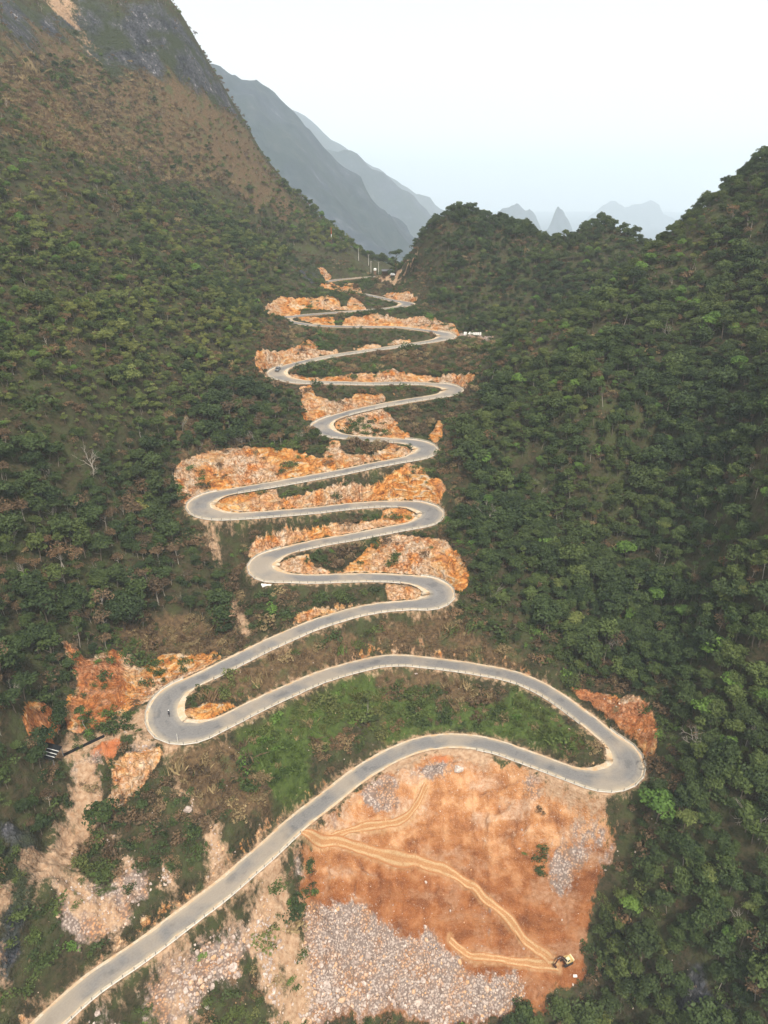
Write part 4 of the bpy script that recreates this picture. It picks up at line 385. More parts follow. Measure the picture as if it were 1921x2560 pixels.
for T, wd in zip(TRACKS, (.85, .72, .6)):
    A = np.array(T); s_ = np.r_[0, np.cumsum(np.hypot(*np.diff(A, axis=0).T))]; q = np.arange(0, s_[-1], .6)
    A = np.stack([np.interp(q, s_, A[:, k]) for k in (0, 1)], 1)
    for _ in range(12): A[1:-1] = (A[:-2]+2*A[1:-1]+A[2:])/4
    G = np.gradient(A, axis=0); G /= np.linalg.norm(G, axis=1)[:, None]; N = np.c_[-G[:, 1], G[:, 0]]; lat = np.linspace(-1, 1, 9)
    w_ = wd*(1+.25*fbm(np.arange(len(A))/4., np.zeros(len(A)), 95))
    X = A[:, None, 0]+N[:, None, 0]*lat[None]*w_[:, None]; Y = A[:, None, 1]+N[:, None, 1]*lat[None]*w_[:, None]
    Z = grid_sample(GZ, X.ravel(), Y.ravel())+.05
    Z = Z.reshape(-1, 9); Zm = np.maximum(np.maximum(np.roll(Z, 1, 0), np.roll(Z, -1, 0)), Z); Zm[0] = Z[0]; Zm[-1] = Z[-1]
    for _ in range(3): Zm[1:-1] = (Zm[:-2]+2*Zm[1:-1]+Zm[2:])/4
    Z = np.maximum(Zm, Z+.02).ravel()+.07
    i = (np.arange(len(A)-1)[:, None]*9+np.arange(8)[None]).ravel()
    me = mesh_np('dirt_track', np.stack([X.ravel(), Y.ravel(), Z], 1), np.stack([i+1, i, i+9, i+10], 1)); attr(me, 'across', np.tile(lat, len(A)).astype(np.float32), typ='FLOAT')
    o = link('dirt_track', me, M_TRACK); o['kind'] = 'structure'

# ---------------------------------------------------------------- mountains beyond the pass
def mountain(name, crest, slope, rough, step, foot, mat, seed, ext=1.0):
    A = densify(np.array(crest), step)
    hi = A[:, 2].max(); w = (hi-foot)/slope*ext
    xs = np.arange(A[:, 0].min()-w, A[:, 0].max()+w, step); ys = np.arange(A[:, 1].min()-w, A[:, 1].max()+w, step)
    X, Y = np.meshgrid(xs, ys); x = X.ravel(); y = Y.ravel(); z = np.full(len(x), -1e9)
    wob = 1+.5*fbm(x/(w*.35), y/(w*.35), seed+4)
    for a in A:
        z = np.maximum(z, a[2]-slope*wob*np.hypot(x-a[0], (y-a[1])))
    dep = hi-z
    z = z+rough*sstep(0, rough*3, dep+rough)*(fbm(x/(rough*4), y/(rough*6), seed, 5, True)*1.6+fbm(x/(rough*1.1), y/(rough*1.1), seed+9, 4)*.6)
    z = np.maximum(z, foot-40)
    n, m = len(ys), len(xs); i = (np.arange(n-1)[:, None]*m+np.arange(m-1)[None]).ravel()
    F = np.stack([i, i+1, i+m+1, i+m], 1)
    keep = (z[F] > foot-39).any(1)
    o = link(name, mesh_np(name, np.stack([x, y, z], 1), F[keep]), mat)
    o['kind'] = 'structure'; return o
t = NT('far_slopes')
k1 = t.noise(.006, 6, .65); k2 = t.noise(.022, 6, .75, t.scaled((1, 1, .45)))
rock = t.ramp(k2, [(.35, (.014, .022, .034)), (.58, (.034, .044, .06)), (.74, (.15, .16, .18))])  # some of the distant haze's blue is put into these base colours
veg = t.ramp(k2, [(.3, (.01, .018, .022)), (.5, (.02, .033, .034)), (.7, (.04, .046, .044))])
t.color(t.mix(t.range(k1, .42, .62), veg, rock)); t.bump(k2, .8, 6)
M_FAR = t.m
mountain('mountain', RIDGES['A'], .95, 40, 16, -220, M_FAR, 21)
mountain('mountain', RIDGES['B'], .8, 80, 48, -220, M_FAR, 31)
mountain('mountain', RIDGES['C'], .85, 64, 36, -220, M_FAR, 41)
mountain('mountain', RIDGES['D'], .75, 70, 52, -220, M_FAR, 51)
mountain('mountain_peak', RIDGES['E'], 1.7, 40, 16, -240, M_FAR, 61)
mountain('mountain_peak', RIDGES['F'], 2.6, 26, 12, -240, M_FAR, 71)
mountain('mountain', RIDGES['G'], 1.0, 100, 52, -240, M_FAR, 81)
# the plain between them, out to the horizon
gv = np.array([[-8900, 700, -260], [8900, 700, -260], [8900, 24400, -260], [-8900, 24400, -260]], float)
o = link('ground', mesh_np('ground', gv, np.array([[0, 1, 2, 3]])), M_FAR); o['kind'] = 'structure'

# ---------------------------------------------------------------- the hazy air over the whole valley
def box_mesh(name, lo, hi):
    V = np.array([[x, y, z] for x in (lo[0], hi[0]) for y in (lo[1], hi[1]) for z in (lo[2], hi[2])], float)
    F = np.array([[0, 1, 3, 2], [4, 6, 7, 5], [0, 4, 5, 1], [2, 3, 7, 6], [0, 2, 6, 4], [1, 5, 7, 3]])
    return mesh_np(name, V, F, False)
hm = bpy.data.materials.new('haze'); hm.use_nodes = True; hn = hm.node_tree.nodes; hn.clear()
ho = hn.new('ShaderNodeOutputMaterial'); hv = hn.new('ShaderNodeVolumePrincipled')
hv.inputs['Color'].default_value = HAZE_COL; hv.inputs['Density'].default_value = HAZE_D; hv.inputs['Anisotropy'].default_value = 0
hm.node_tree.links.new(hv.outputs[0], ho.inputs['Volume'])
hz = link('haze', box_mesh('haze', (-9000, -60, -320), (9000, 24500, 1150)), hm)
hz['kind'] = 'stuff'; hz['label'] = 'pale blue haze filling the valley and veiling the far mountains'; hz['category'] = 'haze'

# ---------------------------------------------------------------- foliage
def leafmat(name, dark, light, var=.35, patch=None):
    t = NT(name); oi = t.new('ShaderNodeObjectInfo'); lf = t.attr('tint').outputs['Fac']
    k = t.math('ADD', t.math('MULTIPLY', oi.outputs['Random'], .42), t.math('MULTIPLY', lf, .58))
    c = t.mix(t.range(k, .15, .85), dark, light)
    pn = t.noise(.022, 3, .5, oi.outputs['Location'])
    c = t.mix(t.math('MULTIPLY', t.range(pn, .45, .65), .45), c, patch or (light[0]*1.25, light[1]*1.05, light[2]*.9))
    t.color(c); t.b.inputs['Roughness'].default_value = .7; t.b.inputs['Specular IOR Level'].default_value = .2
    return t.m
L_DARK = leafmat('leaf_dark', (.009, .02, .007), (.05, .075, .022))
L_MID = leafmat('leaf_mid', (.016, .032, .008), (.082, .112, .03))
L_OLIVE = leafmat('leaf_olive', (.035, .055, .012), (.155, .18, .05))
L_BRIGHT = leafmat('leaf_bright', (.035, .075, .012), (.105, .185, .034))
L_DRY = leafmat('leaf_dry', (.05, .034, .02), (.17, .11, .06), patch=(.2, .11, .05))
L_STRAW = leafmat('leaf_straw', (.12, .085, .04), (.3, .22, .11), patch=(.24, .17, .08))
L_GRASS = leafmat('leaf_grass', (.025, .048, .01), (.09, .13, .028), patch=(.18, .15, .055))
BARK = flat('bark', (.13, .105, .08)); BARK_PALE = flat('bark_pale', (.27, .24, .2)); BARK_DARK = flat('bark_dark', (.06, .048, .038))

def rot_frames(n, rs):
    """random tangent frames for n unit normals"""
    a = np.cross(n, rs.normal(size=n.shape)); a /= np.linalg.norm(a, axis=1)[:, None]+1e-9
    return a, np.cross(n, a)
def leaves(centres, radii, per, size, rs, up=.25, squash=.8, tilt=.6):
    C, T = [], []
    for c, r in zip(centres, radii):
        d = rs.normal(size=(per, 3)); d[:, 2] = np.where(d[:, 2] < -.35, -d[:, 2]*.6, d[:, 2]); d /= np.linalg.norm(d, axis=1)[:, None]
        p = c+d*(r*rs.uniform(.72, 1.05, per))[:, None]*np.array([1, 1, squash])
        n = d+rs.normal(size=(per, 3))*tilt+np.array([0, 0, up]); n /= np.linalg.norm(n, axis=1)[:, None]
        a, b = rot_frames(n, rs); s = size*rs.uniform(.6, 1.35, per)[:, None]
        C.append(np.stack([p-a*s*.5, p+b*s*.36+n*s*.08, p+a*s*.5, p-b*s*.36+n*s*.08], 1))
        T.append(np.repeat(np.clip(rs.uniform(0, 1)*.6+rs.uniform(0, .4, per), 0, 1), 4))
    V = np.concatenate(C).reshape(-1, 3); F = np.arange(len(V)).reshape(-1, 4)
    return V, F, np.concatenate(T)
def tube(pts, rad, n=5):
    pts = np.asarray(pts, float); rad = np.asarray(rad, float)
    d = np.gradient(pts, axis=0); d /= np.linalg.norm(d, axis=1)[:, None]+1e-9
    ref = np.where(np.abs(d[:, 2:3]) > .9, np.array([[1., 0, 0]]), np.array([[0., 0, 1]]))
    a = np.cross(d, ref); a /= np.linalg.norm(a, axis=1)[:, None]; b = np.cross(d, a)
    th = np.arange(n)/n*2*np.pi
    V = pts[:, None]+rad[:, None, None]*(a[:, None]*np.cos(th)[None, :, None]+b[:, None]*np.sin(th)[None, :, None])
    m = len(pts); i = (np.arange(m-1)[:, None]*n+np.arange(n)[None]).ravel(); j = (np.arange(m-1)[:, None]*n+(np.arange(n)+1)[None] % n).ravel()
    return V.reshape(-1, 3), np.stack([i, j, j+n, i+n], 1)
def merge(parts):
    V, F, o = [], [], 0
    for v, f in parts: V.append(v); F.append(f+o); o += len(v)
    return np.concatenate(V), np.concatenate(F)
def limbs(h, r, rs, n=4, spread=1.8, lean=.3, start=.45):
    top = np.array([rs.normal()*lean, rs.normal()*lean, h])
    pts = [np.zeros(3)-np.array([0, 0, .8]), np.array([0, 0, 0]), top*.4+rs.normal(size=3)*.12, top*.75, top]
    P = [tube(pts, [r*1.25, r, r*.75, r*.5, r*.15])]; tips = []
    for k in range(n):
        a = rs.uniform(0, 6.28); q = rs.uniform(start, .85); b = top*q
        e = b+np.array([math.cos(a)*spread, math.sin(a)*spread, rs.uniform(.4, 1.0)*spread])*rs.uniform(.6, 1.1)
        P.append(tube([b, (b+e)/2+np.array([0, 0, -.1]), e], [r*.42, r*.28, r*.08], 4)); tips.append(e)
    return P, tips, top
def crown_mesh(name, V, F, T, mat):
    me = mesh_np(name, V, F, False); attr(me, 'tint', T.astype(np.float32), typ='FLOAT'); me.materials.append(mat); return me
def tree_parts(seed, h, rx, rz, ncl, per, size, lean=.3, trunk=.16, cr=(.32, .5), low=.25, nl=5):
    rs = np.random.default_rng(seed)
    P, tips, top = limbs(h-rz*.8, trunk, rs, nl, rx*.6, lean)
    cc = []
    for k in range(ncl):
        d = rs.normal(size=3); d /= np.linalg.norm(d); d[2] = d[2] if d[2] > -.3 else -d[2]*.5
        cc.append(np.array([top[0], top[1], h-rz])+d*np.array([rx, rx, rz])*rs.uniform(.35, .82)*np.array([rs.uniform(.75, 1.2), rs.uniform(.75, 1.2), 1]))
    cc += [e for e in tips[:3]]
    cc = np.array(cc); rr = rs.uniform(*cr, len(cc))*rx
    return merge(P), leaves(cc, rr, per, size, rs)
def bare_tree(seed, h, r=.17, depth=4, spread=.55, n0=4):
    rs = np.random.default_rng(seed); P = []
    def grow(p, d, L, rad, k):
        e = p+d*L; m = (p+e)/2+rs.normal(size=3)*L*.05
        P.append(tube([p, m, e], [rad, rad*.8, rad*.6], 5 if k > 2 else 3))
        if k == 0: return
        for q in range(rs.integers(2, 4) if k < depth else n0):
            v = d+rs.normal(size=3)*spread; v[2] += .22; v /= np.linalg.norm(v)
            grow(p+d*L*rs.uniform(.6, 1) if k < depth else p+d*L*rs.uniform(.55, 1), v, L*rs.uniform(.5, .78), rad*.58, k-1)
    grow(np.array([0, 0, -.6]), np.array([rs.normal()*.08, rs.normal()*.08, 1.]), h*.48, r, depth)
    return merge(P)
def simple(name, V, F, mat, T=None):
    me = mesh_np(name, V, F, False)
    if T is not None: attr(me, 'tint', T.astype(np.float32), typ='FLOAT')
    me.materials.append(mat); return me
class Kind: pass
def make_kind(name, trunk, crown, lmat, bmat):
    k = Kind(); k.name = name
    k.trunk = simple(name+'_trunk', *trunk, bmat); k.crown = crown_mesh(name+'_crown', *crown, lmat)
    V, F = merge([(trunk[0], trunk[1]), (crown[0], crown[1])])
    me = mesh_np(name, V, F, False); attr(me, 'tint', np.r_[np.zeros(len(trunk[0])), crown[2]].astype(np.float32), typ='FLOAT')
    me.materials.append(bmat); me.materials.append(lmat)
    mi = np.zeros(len(F), np.int32); mi[len(trunk[1]):] = 1; me.polygons.foreach_set('material_index', mi)
    k.whole = me; return k
TREES = {}
def add_kind(key, name, parts, lmat, bmat): TREES[key] = make_kind(name, parts[0], parts[1], lmat, bmat)
for i in range(3): add_kind('dark%d' % i, 'broadleaf_tree', tree_parts(100+i, 7.2+i*.7, 3.1, 2.7, 17, 52, .62), L_DARK, BARK)
for i in range(3): add_kind('mid%d' % i, 'broadleaf_tree', tree_parts(110+i, 7.6+i*.6, 2.9, 2.6, 15, 52, .6), L_MID, BARK)
for i in range(2): add_kind('olive%d' % i, 'round_tree', tree_parts(120+i, 6.8+i*.7, 2.3, 2.6, 14, 50, .5, cr=(.34, .52)), L_OLIVE, BARK)
for i in range(2): add_kind('bright%d' % i, 'bright_tree', tree_parts(130+i, 7.5, 2.9, 2.2, 13, 55, .58), L_BRIGHT, BARK)
for i in range(2): add_kind('slim%d' % i, 'slender_tree', tree_parts(140+i, 9.6, 1.7, 2.3, 9, 42, .5, lean=.5, trunk=.13), L_MID, BARK_PALE)
for i in range(2): add_kind('dry%d' % i, 'dry_tree', tree_parts(150+i, 7.0, 2.5, 2.3, 12, 26, .45, trunk=.14, nl=7), L_DRY, BARK_PALE)
TREES['bare0'] = Kind(); TREES['bare0'].whole = simple('bare_tree', *bare_tree(161, 8.0), BARK_PALE); TREES['bare1'] = Kind(); TREES['bare1'].whole = simple('bare_tree', *bare_tree(162, 7.0, .15), BARK_PALE)
def bush_parts(seed, r, per, size, ncl, h=.8):
    rs = np.random.default_rng(seed)
    cc = np.c_[rs.normal(size=(ncl, 2))*r*.45, rs.uniform(.15, h, ncl)*r]
    return leaves(cc, rs.uniform(.4, .7, ncl)*r, per, size, rs, squash=.75)
def tuft_parts(seed, n, h, w, spread):
    rs = np.random.default_rng(seed)
    b = np.c_[rs.normal(size=(n, 2))*spread, np.zeros(n)-.05]; d = np.c_[rs.normal(size=(n, 2))*.38, np.ones(n)]; L = h*rs.uniform(.5, 1.2, n)[:, None]
    s = np.c_[rs.normal(size=(n, 2)), np.zeros(n)]; s /= np.linalg.norm(s, axis=1)[:, None]
    V = np.stack([b-s*w, b+s*w, b+d*L*.6+s*w*.8, b+d*L+np.c_[d[:, :2]*.4, np.zeros(n)]*L], 1).reshape(-1, 3)
    return V, np.arange(len(V)).reshape(-1, 4), np.repeat(rs.uniform(0, 1, n), 4)
BUSH = {}
for key, mat, sd in (('bdark0', L_DARK, 1), ('bdark1', L_DARK, 2), ('bmid0', L_MID, 3), ('bmid1', L_MID, 4), ('bbright0', L_BRIGHT, 5), ('bdry0', L_DRY, 6), ('bdry1', L_DRY, 7), ('bstraw0', L_STRAW, 8), ('bgrass0', L_GRASS, 9)):
    BUSH[key] = crown_mesh('shrub', *bush_parts(200+sd, 1.25, 26 if 'dry' not in key else 22, .36, 7), mat)
for key, mat, sd in (('tgreen', L_GRASS, 1), ('tstraw', L_STRAW, 2), ('tdry', L_DRY, 3)):
    BUSH[key] = crown_mesh('grass_tuft', *tuft_parts(300+sd, 46, 1.0, .07, .45), mat)
def rock_mesh(seed, sub=2):
    rs = np.random.default_rng(seed); bm = bmesh.new(); bmesh.ops.create_icosphere(bm, subdivisions=sub, radius=1)
    for k in range(7):
        n = Vector(rs.normal(size=3)).normalized(); dd = rs.uniform(.45, .8)
        for v in bm.verts:
            q = v.co.dot(n)
            if q > dd: v.co -= n*(q-dd)
    for v in bm.verts: v.co = Vector((v.co.x*1.1, v.co.y*.9, v.co.z*.8))*(1+rs.normal()*.04)
    me = bpy.data.meshes.new('boulder'); bm.to_mesh(me); bm.free(); return me
t = NT('limestone'); oi = t.new('ShaderNodeObjectInfo'); n = t.noise(1.5, 5, .65)
t.color(t.mix(t.range(oi.outputs['Random'], .7, 1), t.mix(t.range(n, .35, .65), (.28, .21, .18), t.mix(oi.outputs['Random'], (.42, .34, .29), (.7, .61, .53))), (.52, .3, .15)))
t.bump(n, .5, .1); M_STONE = t.m
ROCKS = [rock_mesh(400+i, 2) for i in range(5)]
for r_ in ROCKS: r_.materials.append(M_STONE)

# ---------------------------------------------------------------- where things grow
def project(x, y, z):
    a = R(24); Y = y; Zc = z-200
    dep = Y*math.cos(a)-Zc*math.sin(a); up = Y*math.sin(a)+Zc*math.cos(a)
    return 960.5+1777*x/dep, 1280-1777*up/dep, dep
def scatter(x0, x1, y0, y1, step, seed, margin=160):
    rs = np.random.default_rng(seed)
    X, Y = np.meshgrid(np.arange(x0, x1, step), np.arange(y0, y1, step))
    x = X.ravel()+rs.uniform(-1, 1, X.size)*step; y = Y.ravel()+rs.uniform(-1, 1, X.size)*step
    z = grid_sample(GZ, x, y); u, v, d = project(x, y, z+3)
    m = (u > -margin) & (u < 1921+margin) & (v > -margin) & (v < 2560+margin*2) & (d > 60)
    return x[m], y[m], z[m], rs
def far_from_road(x, y): return mask_at(np.minimum(gd, 40), x, y)
_G = {}
def gn_stuff(name, label, cat, assets, x, y, z, kind, rot, size):
    """one object that carries many plants or stones"""
    ac = bpy.data.collections.new(name+'_kinds')
    for i, me in enumerate(assets):
        a = bpy.data.objects.new('%03d_%s' % (i, name), me); ac.objects.link(a)
    me = bpy.data.meshes.new(name); me.vertices.add(len(x)); me.vertices.foreach_set('co', np.stack([x, y, z], 1).astype(np.float32).ravel())
    a = me.attributes.new('kind', 'INT', 'POINT'); a.data.foreach_set('value', np.asarray(kind, np.int32))
    attr(me, 'turn', rot.astype(np.float32), typ='FLOAT_VECTOR'); attr(me, 'size', size.astype(np.float32), typ='FLOAT_VECTOR')
    me.update()
    o = link(name, me); tag(o, label, cat, kind='stuff')
    g = bpy.data.node_groups.new(name, 'GeometryNodeTree')
    g.interface.new_socket('Geometry', in_out='INPUT', socket_type='NodeSocketGeometry'); g.interface.new_socket('Geometry', in_out='OUTPUT', socket_type='NodeSocketGeometry')
    gi = g.nodes.new('NodeGroupInput'); go = g.nodes.new('NodeGroupOutput'); ip = g.nodes.new('GeometryNodeInstanceOnPoints'); ci = g.nodes.new('GeometryNodeCollectionInfo')
    ci.inputs[0].default_value = ac; ci.inputs['Separate Children'].default_value = True; ci.inputs['Reset Children'].default_value = True
    def named(nm, typ):
        n = g.nodes.new('GeometryNodeInputNamedAttribute'); n.data_type = typ; n.inputs[0].default_value = nm; return n.outputs[0]
    L = g.links; L.new(gi.outputs[0], ip.inputs['Points']); L.new(ci.outputs[0], ip.inputs['Instance']); ip.inputs['Pick Instance'].default_value = True
    L.new(named('kind', 'INT'), ip.inputs['Instance Index']); L.new(named('turn', 'FLOAT_VECTOR'), ip.inputs['Rotation']); L.new(named('size', 'FLOAT_VECTOR'), ip.inputs['Scale'])
    L.new(ip.outputs[0], go.inputs[0])
    md = o.modifiers.new('scatter', 'NODES'); md.node_group = g
    return o
def spin(n, rs, tilt=.12): return np.c_[rs.normal(size=(n, 2))*tilt, rs.uniform(0, 6.283, n)]
def sizes(s, rs, var=.15): return np.stack([s*rs.uniform(1-var, 1+var, len(s)), s*rs.uniform(1-var, 1+var, len(s)), s*rs.uniform(1-var, 1+var, len(s))], 1)

# trees
TKEYS = list(TREES)
x, y, z, rs = scatter(-330, 330, 78, 640, 2.5, 500)
fr = far_from_road(x, y); bare = mask_at(BARE, x, y); br = mask_at('brown', x, y); gr = mask_at('green', x, y); cl = mask_at('cliff', x, y)
corridor = (x > -50-(y-150)*0) & (fr < 16)
hi = z-(200-120+.28*(y-150))                             # height above the valley floor
leftside = x < -5-.02*y; dens = np.ones(len(x))
dens[fr < 4.5] = 0; dens[(fr < 9)] *= .16; dens[(fr >= 9) & (fr < 15) & (np.abs(x) < 48)] *= .35
far_corr = (y > 300) & (np.abs(x+10) < 52) & (fr < 30); dens[far_corr] *= .08
dens *= 1-np.clip(bare*1.3, 0, 1); dens *= np.where(gr > .4, .02, 1); dens *= np.where(br > .4, np.where(y > 260, 1.25, .04), 1); dens *= np.where(cl > .4, np.where(y < 170, .06, .42), 1)
upper = leftside & (z+45*fbm(x/45, y/45, 601)+16*rs.normal(size=len(x)) > 196) & (y > 250)                              # the dry upper slope
dens *= np.where(upper, .55, 1)
spl = (mask_at('spoil', x, y) > .05) | (mask_at('scree', x, y) > .2); dens[spl] = 0
lowleft = (x < -10) & (y < 165); dens *= np.where(lowleft & (x > -78) , .12, 1)
dens[(x > -62) & (x < 22) & (y > 380) & (y < 556)] *= .15; dens[(np.abs(x) < 26) & (y > 545) & (y < 600)] = 0
dens[(x > 34) & (x < 84) & (y > 350) & (y < 396)] *= .06
lowmid = (x > -60) & (x < 20) & (y < 150); dens[lowmid] *= .1
dens[np.hypot(x-PLACES['excavator'][0], y-PLACES['excavator'][1]+2) < 8] = 0
dens *= np.clip(1.05+1.5*fbm(x/11, y/11, 631, 3), .25, 1); dens *= np.where(y > 300, np.where(x > 0, .66, .85), np.where(x > 0, 1, .95))
keep = rs.uniform(size=len(x)) < dens
x, y, z, upper, leftside, fr = (q[keep] for q in (x, y, z, upper, leftside, fr)); n = len(x)
u = rs.uniform(size=n); pat = fbm(x/38, y/38, 611, 3)+.35*rs.normal(size=n)*.5
kind = np.empty(n, int); ix = TKEYS.index
def choose(m, table):
    idx = np.where(m)[0]; w = np.array([q for _, q in table], float); w /= w.sum()
    kind[idx] = rs.choice([ix(k) for k, _ in table], len(idx), p=w)
midleft = leftside & ~upper & (y > 210) & (z > 120)
nearleft = leftside & ~upper & ~midleft
right = ~leftside
choose(right & (pat < -.04), [('dark0', 3), ('dark1', 3), ('dark2', 3), ('mid0', 1.2), ('mid1', 1.2), ('slim0', .5), ('dry0', .35), ('bare0', .12)])
choose(right & (pat >= -.04), [('dark0', 1.2), ('dark1', 1.2), ('mid0', 2), ('mid1', 2), ('mid2', 2), ('bright0', .35), ('bright1', .35), ('slim1', .6), ('dry1', .5), ('olive0', .5), ('bare1', .15)])
choose(midleft & (pat < .05), [('dark0', 1), ('dark1', 1), ('mid0', 1.5), ('mid1', 1.2), ('olive0', 2.5), ('olive1', 2), ('dry0', .7), ('slim0', .4)])
choose(midleft & (pat >= .05), [('olive0', 4), ('olive1', 4), ('mid1', 1), ('mid2', 1), ('bright1', .3), ('dry1', .7)])
choose(nearleft, [('dark0', 2), ('dark1', 2), ('dark2', 1.5), ('mid0', 1), ('mid2', 1), ('dry0', 1.6), ('dry1', 1.6), ('bare0', .35), ('bare1', .35), ('slim0', .6)])
choose(upper, [('dry0', 3), ('dry1', 3), ('olive0', 1.2), ('olive1', 1.2), ('mid1', .5), ('bare0', .3)])
kind[right & (y > 330) & np.isin(kind, [ix('slim0'), ix('slim1'), ix('bare0'), ix('bare1')])] = ix('dark1')
size = rs.lognormal(-.36, .3, n)*np.where(upper, .5, 1)*np.where(fr < 9, .62, 1)*np.where(right & (y > 330), .8, 1)*np.where(midleft, .85, 1)*np.where((np.abs(x+10) < 55) & (y > 300) & (fr < 30), .6, 1)
size *= 1+.9*fbm(x/16, y/16, 641, 2)
size = np.where(y > 330, np.minimum(size, .95), np.minimum(size, 1.5))
px_, py_, dp_ = project(x, y, z+5)
vis = (px_ > 10) & (px_ < 1911) & (py_ > 0) & (py_ < 2600)
order = np.argsort(np.where(vis, dp_/size, 1e9)); IND = order[:290]
rest = np.ones(n, bool); rest[IND] = False
print('trees', n)
def forest(name, label, m):
    m = m & rest; q = np.where(m)[0]
    gn_stuff(name, label, 'forest', [TREES[k].whole for k in TKEYS], x[q], y[q], z[q]-.3, kind[q], spin(len(q), rs, .09), sizes(size[q], rs))
forest('forest', 'dense dark green forest covering the slope right of the road and the hills behind it', right)
forest('forest', 'mixed olive and dark green forest covering the mountainside left of the road', leftside & ~upper)
forest('scrub_forest', 'sparse brown and olive dry trees on the upper left mountainside', upper)
def copy_thing(name, parts, loc, rz, s, label, cat, group):
    r = empty(name, loc, rz); r.scale = s; tag(r, label, cat, group)
    for nm, me in parts: link(nm, me, None, r)
    return r
WORDS = {'dark': ('broadleaf_tree', 'dark green broadleaf tree'), 'mid': ('broadleaf_tree', 'mid green broadleaf tree'), 'olive': ('round_tree', 'olive green round crowned tree'), 'bright': ('bright_tree', 'bright fresh green tree'), 'slim': ('slender_tree', 'slender tree with pale thin trunk'), 'dry': ('dry_tree', 'dry brownish half bare tree'), 'bare': ('bare_tree', 'bare pale branched leafless tree')}
for i in IND:
    k = TKEYS[kind[i]]; nm, w = WORDS[k[:-1]]; side = 'right' if x[i] > 0 else 'left'
    lab = '%s among the crowded trees on the near %s slope' % (w, side); grp = '%ss on the near %s slope' % (w, side)
    K_ = TREES[k]; sz = size[i]*rs.uniform(.88, 1.12, 3)
    parts = [('trunk', K_.trunk), ('crown', K_.crown)] if hasattr(K_, 'crown') else None
    if parts: copy_thing(nm, parts, (x[i], y[i], z[i]-.3), rs.uniform(0, 6.28), sz, lab, 'tree', grp)
    else:
        o = link(nm, K_.whole); o.location = (x[i], y[i], z[i]-.3); o.rotation_euler = (0, 0, rs.uniform(0, 6.28)); o.scale = sz; tag(o, lab, 'tree', grp)

# shrubs and grasses
BK = list(BUSH); bx = BK.index
x, y, z, rs = scatter(-200, 190, 78, 560, 1.75, 700, 60)
near = (np.abs(x+5) < 95) | (y > 0)
fr = far_from_road(x, y); rock = mask_at('rock', x, y); spoil = mask_at('spoil', x, y); scree = mask_at('scree', x, y); tn = mask_at('tan', x, y); br = mask_at('brown', x, y); gr = mask_at('green', x, y); cl = mask_at('cliff', x, y); bu = mask_at('bushy', x, y)
pt = fbm(x/14, y/14, 711, 3); pf = fbm(x/4, y/4, 713, 2)
dens = np.full(len(x), .85)
dens *= np.where(rock > .3, np.where(pt > .08, .32, .07), 1); dens *= np.where(spoil > .3, .012, 1); dens *= np.where(scree > .3, .22, 1); dens *= np.where(tn > .3, .34, 1)
dens *= np.where(cl > .5, .35, 1); dens = np.where(bu > .4, .8, dens)
dens[fr < 1.3] = 0; dens[(fr < 2.5)] *= .5
dens *= np.where((fr > 22) & (gr < .4) & (br < .4) & ((x > 20) | (x < -85) | (y > 200)), .3, 1)      # under the forest
dens[mask_at(TRK, x, y) > .05] = 0; dens[np.hypot(x-PLACES['excavator'][0], y-PLACES['excavator'][1]) < 5] = 0
keep = rs.uniform(size=len(x)) < dens
x, y, z, fr, br, gr, pt, pf, rock = (q[keep] for q in (x, y, z, fr, br, gr, pt, pf, rock)); n = len(x)
kind = np.empty(n, int)
def choose2(m, table):
    idx = np.where(m)[0]; w = np.array([q for _, q in table], float); w /= w.sum()
    kind[idx] = rs.choice([bx(k) for k, _ in table], len(idx), p=w)
choose2(np.ones(n, bool), [('bdark0', 2.2), ('bdark1', 2.2), ('bmid0', 1), ('bmid1', .8), ('bdry0', 1.8), ('bdry1', 1.8), ('bbright0', .2), ('bstraw0', .25)])
choose2(pt > .12, [('bmid0', 2), ('bmid1', 2), ('bdark0', 1), ('bbright0', .6), ('bgrass0', 1)])
choose2(pt < -.12, [('bdry0', 2.5), ('bdry1', 2.5), ('bdark1', 1), ('bstraw0', .8)])
choose2(gr > .4, [('bgrass0', 2), ('tgreen', 5), ('bmid0', .5), ('bbright0', .4), ('tstraw', .5)])
choose2((gr > .4) & (pt < -.06), [('bdry0', 1), ('tdry', 3), ('bstraw0', 1), ('tgreen', 2)])
choose2(br > .4, [('tstraw', 3), ('bstraw0', 1.6), ('bdry0', 1.6), ('tdry', 2), ('bdark0', .35), ('bmid1', .4)])
choose2((br > .4) & (pt > .1), [('bmid0', 1), ('bgrass0', 1), ('tgreen', 1), ('bdark0', 1), ('bdry1', 1)])
size = rs.lognormal(-.25, .35, n)*np.where(fr > 12, 1.15, np.where(y > 380, .75, 1.25))
size *= np.where(np.isin(kind, [bx('tgreen'), bx('tstraw'), bx('tdry')]), 1.35, 1)
isb = ~np.isin(kind, [bx('tgreen'), bx('tstraw'), bx('tdry')])
px_, py_, dp_ = project(x, y, z); vis = (px_ > 10) & (px_ < 1911) & (py_ > 0) & (py_ < 2550) & isb & ((gr < .4) & (br < .4))
order = np.argsort(np.where(vis, dp_/size, 1e9)); SH = order[:240]
rest = np.ones(n, bool); rest[SH] = False
print('shrubs', n)
for nm, lab, cat, m in (('undergrowth', 'low dark and brown undergrowth covering the banks between the road bends', 'undergrowth', isb & (gr < .4) & (br < .4)),
                        ('grass', 'tall green and straw coloured grass with scrub covering the open slopes beside the lower bends', 'grass', ~(isb & (gr < .4) & (br < .4)))):
    q = np.where(m & rest)[0]
    gn_stuff(nm, lab, cat, [BUSH[k] for k in BK], x[q], y[q], z[q]-.1, kind[q], spin(len(q), rs, .2), sizes(size[q], rs, .25))
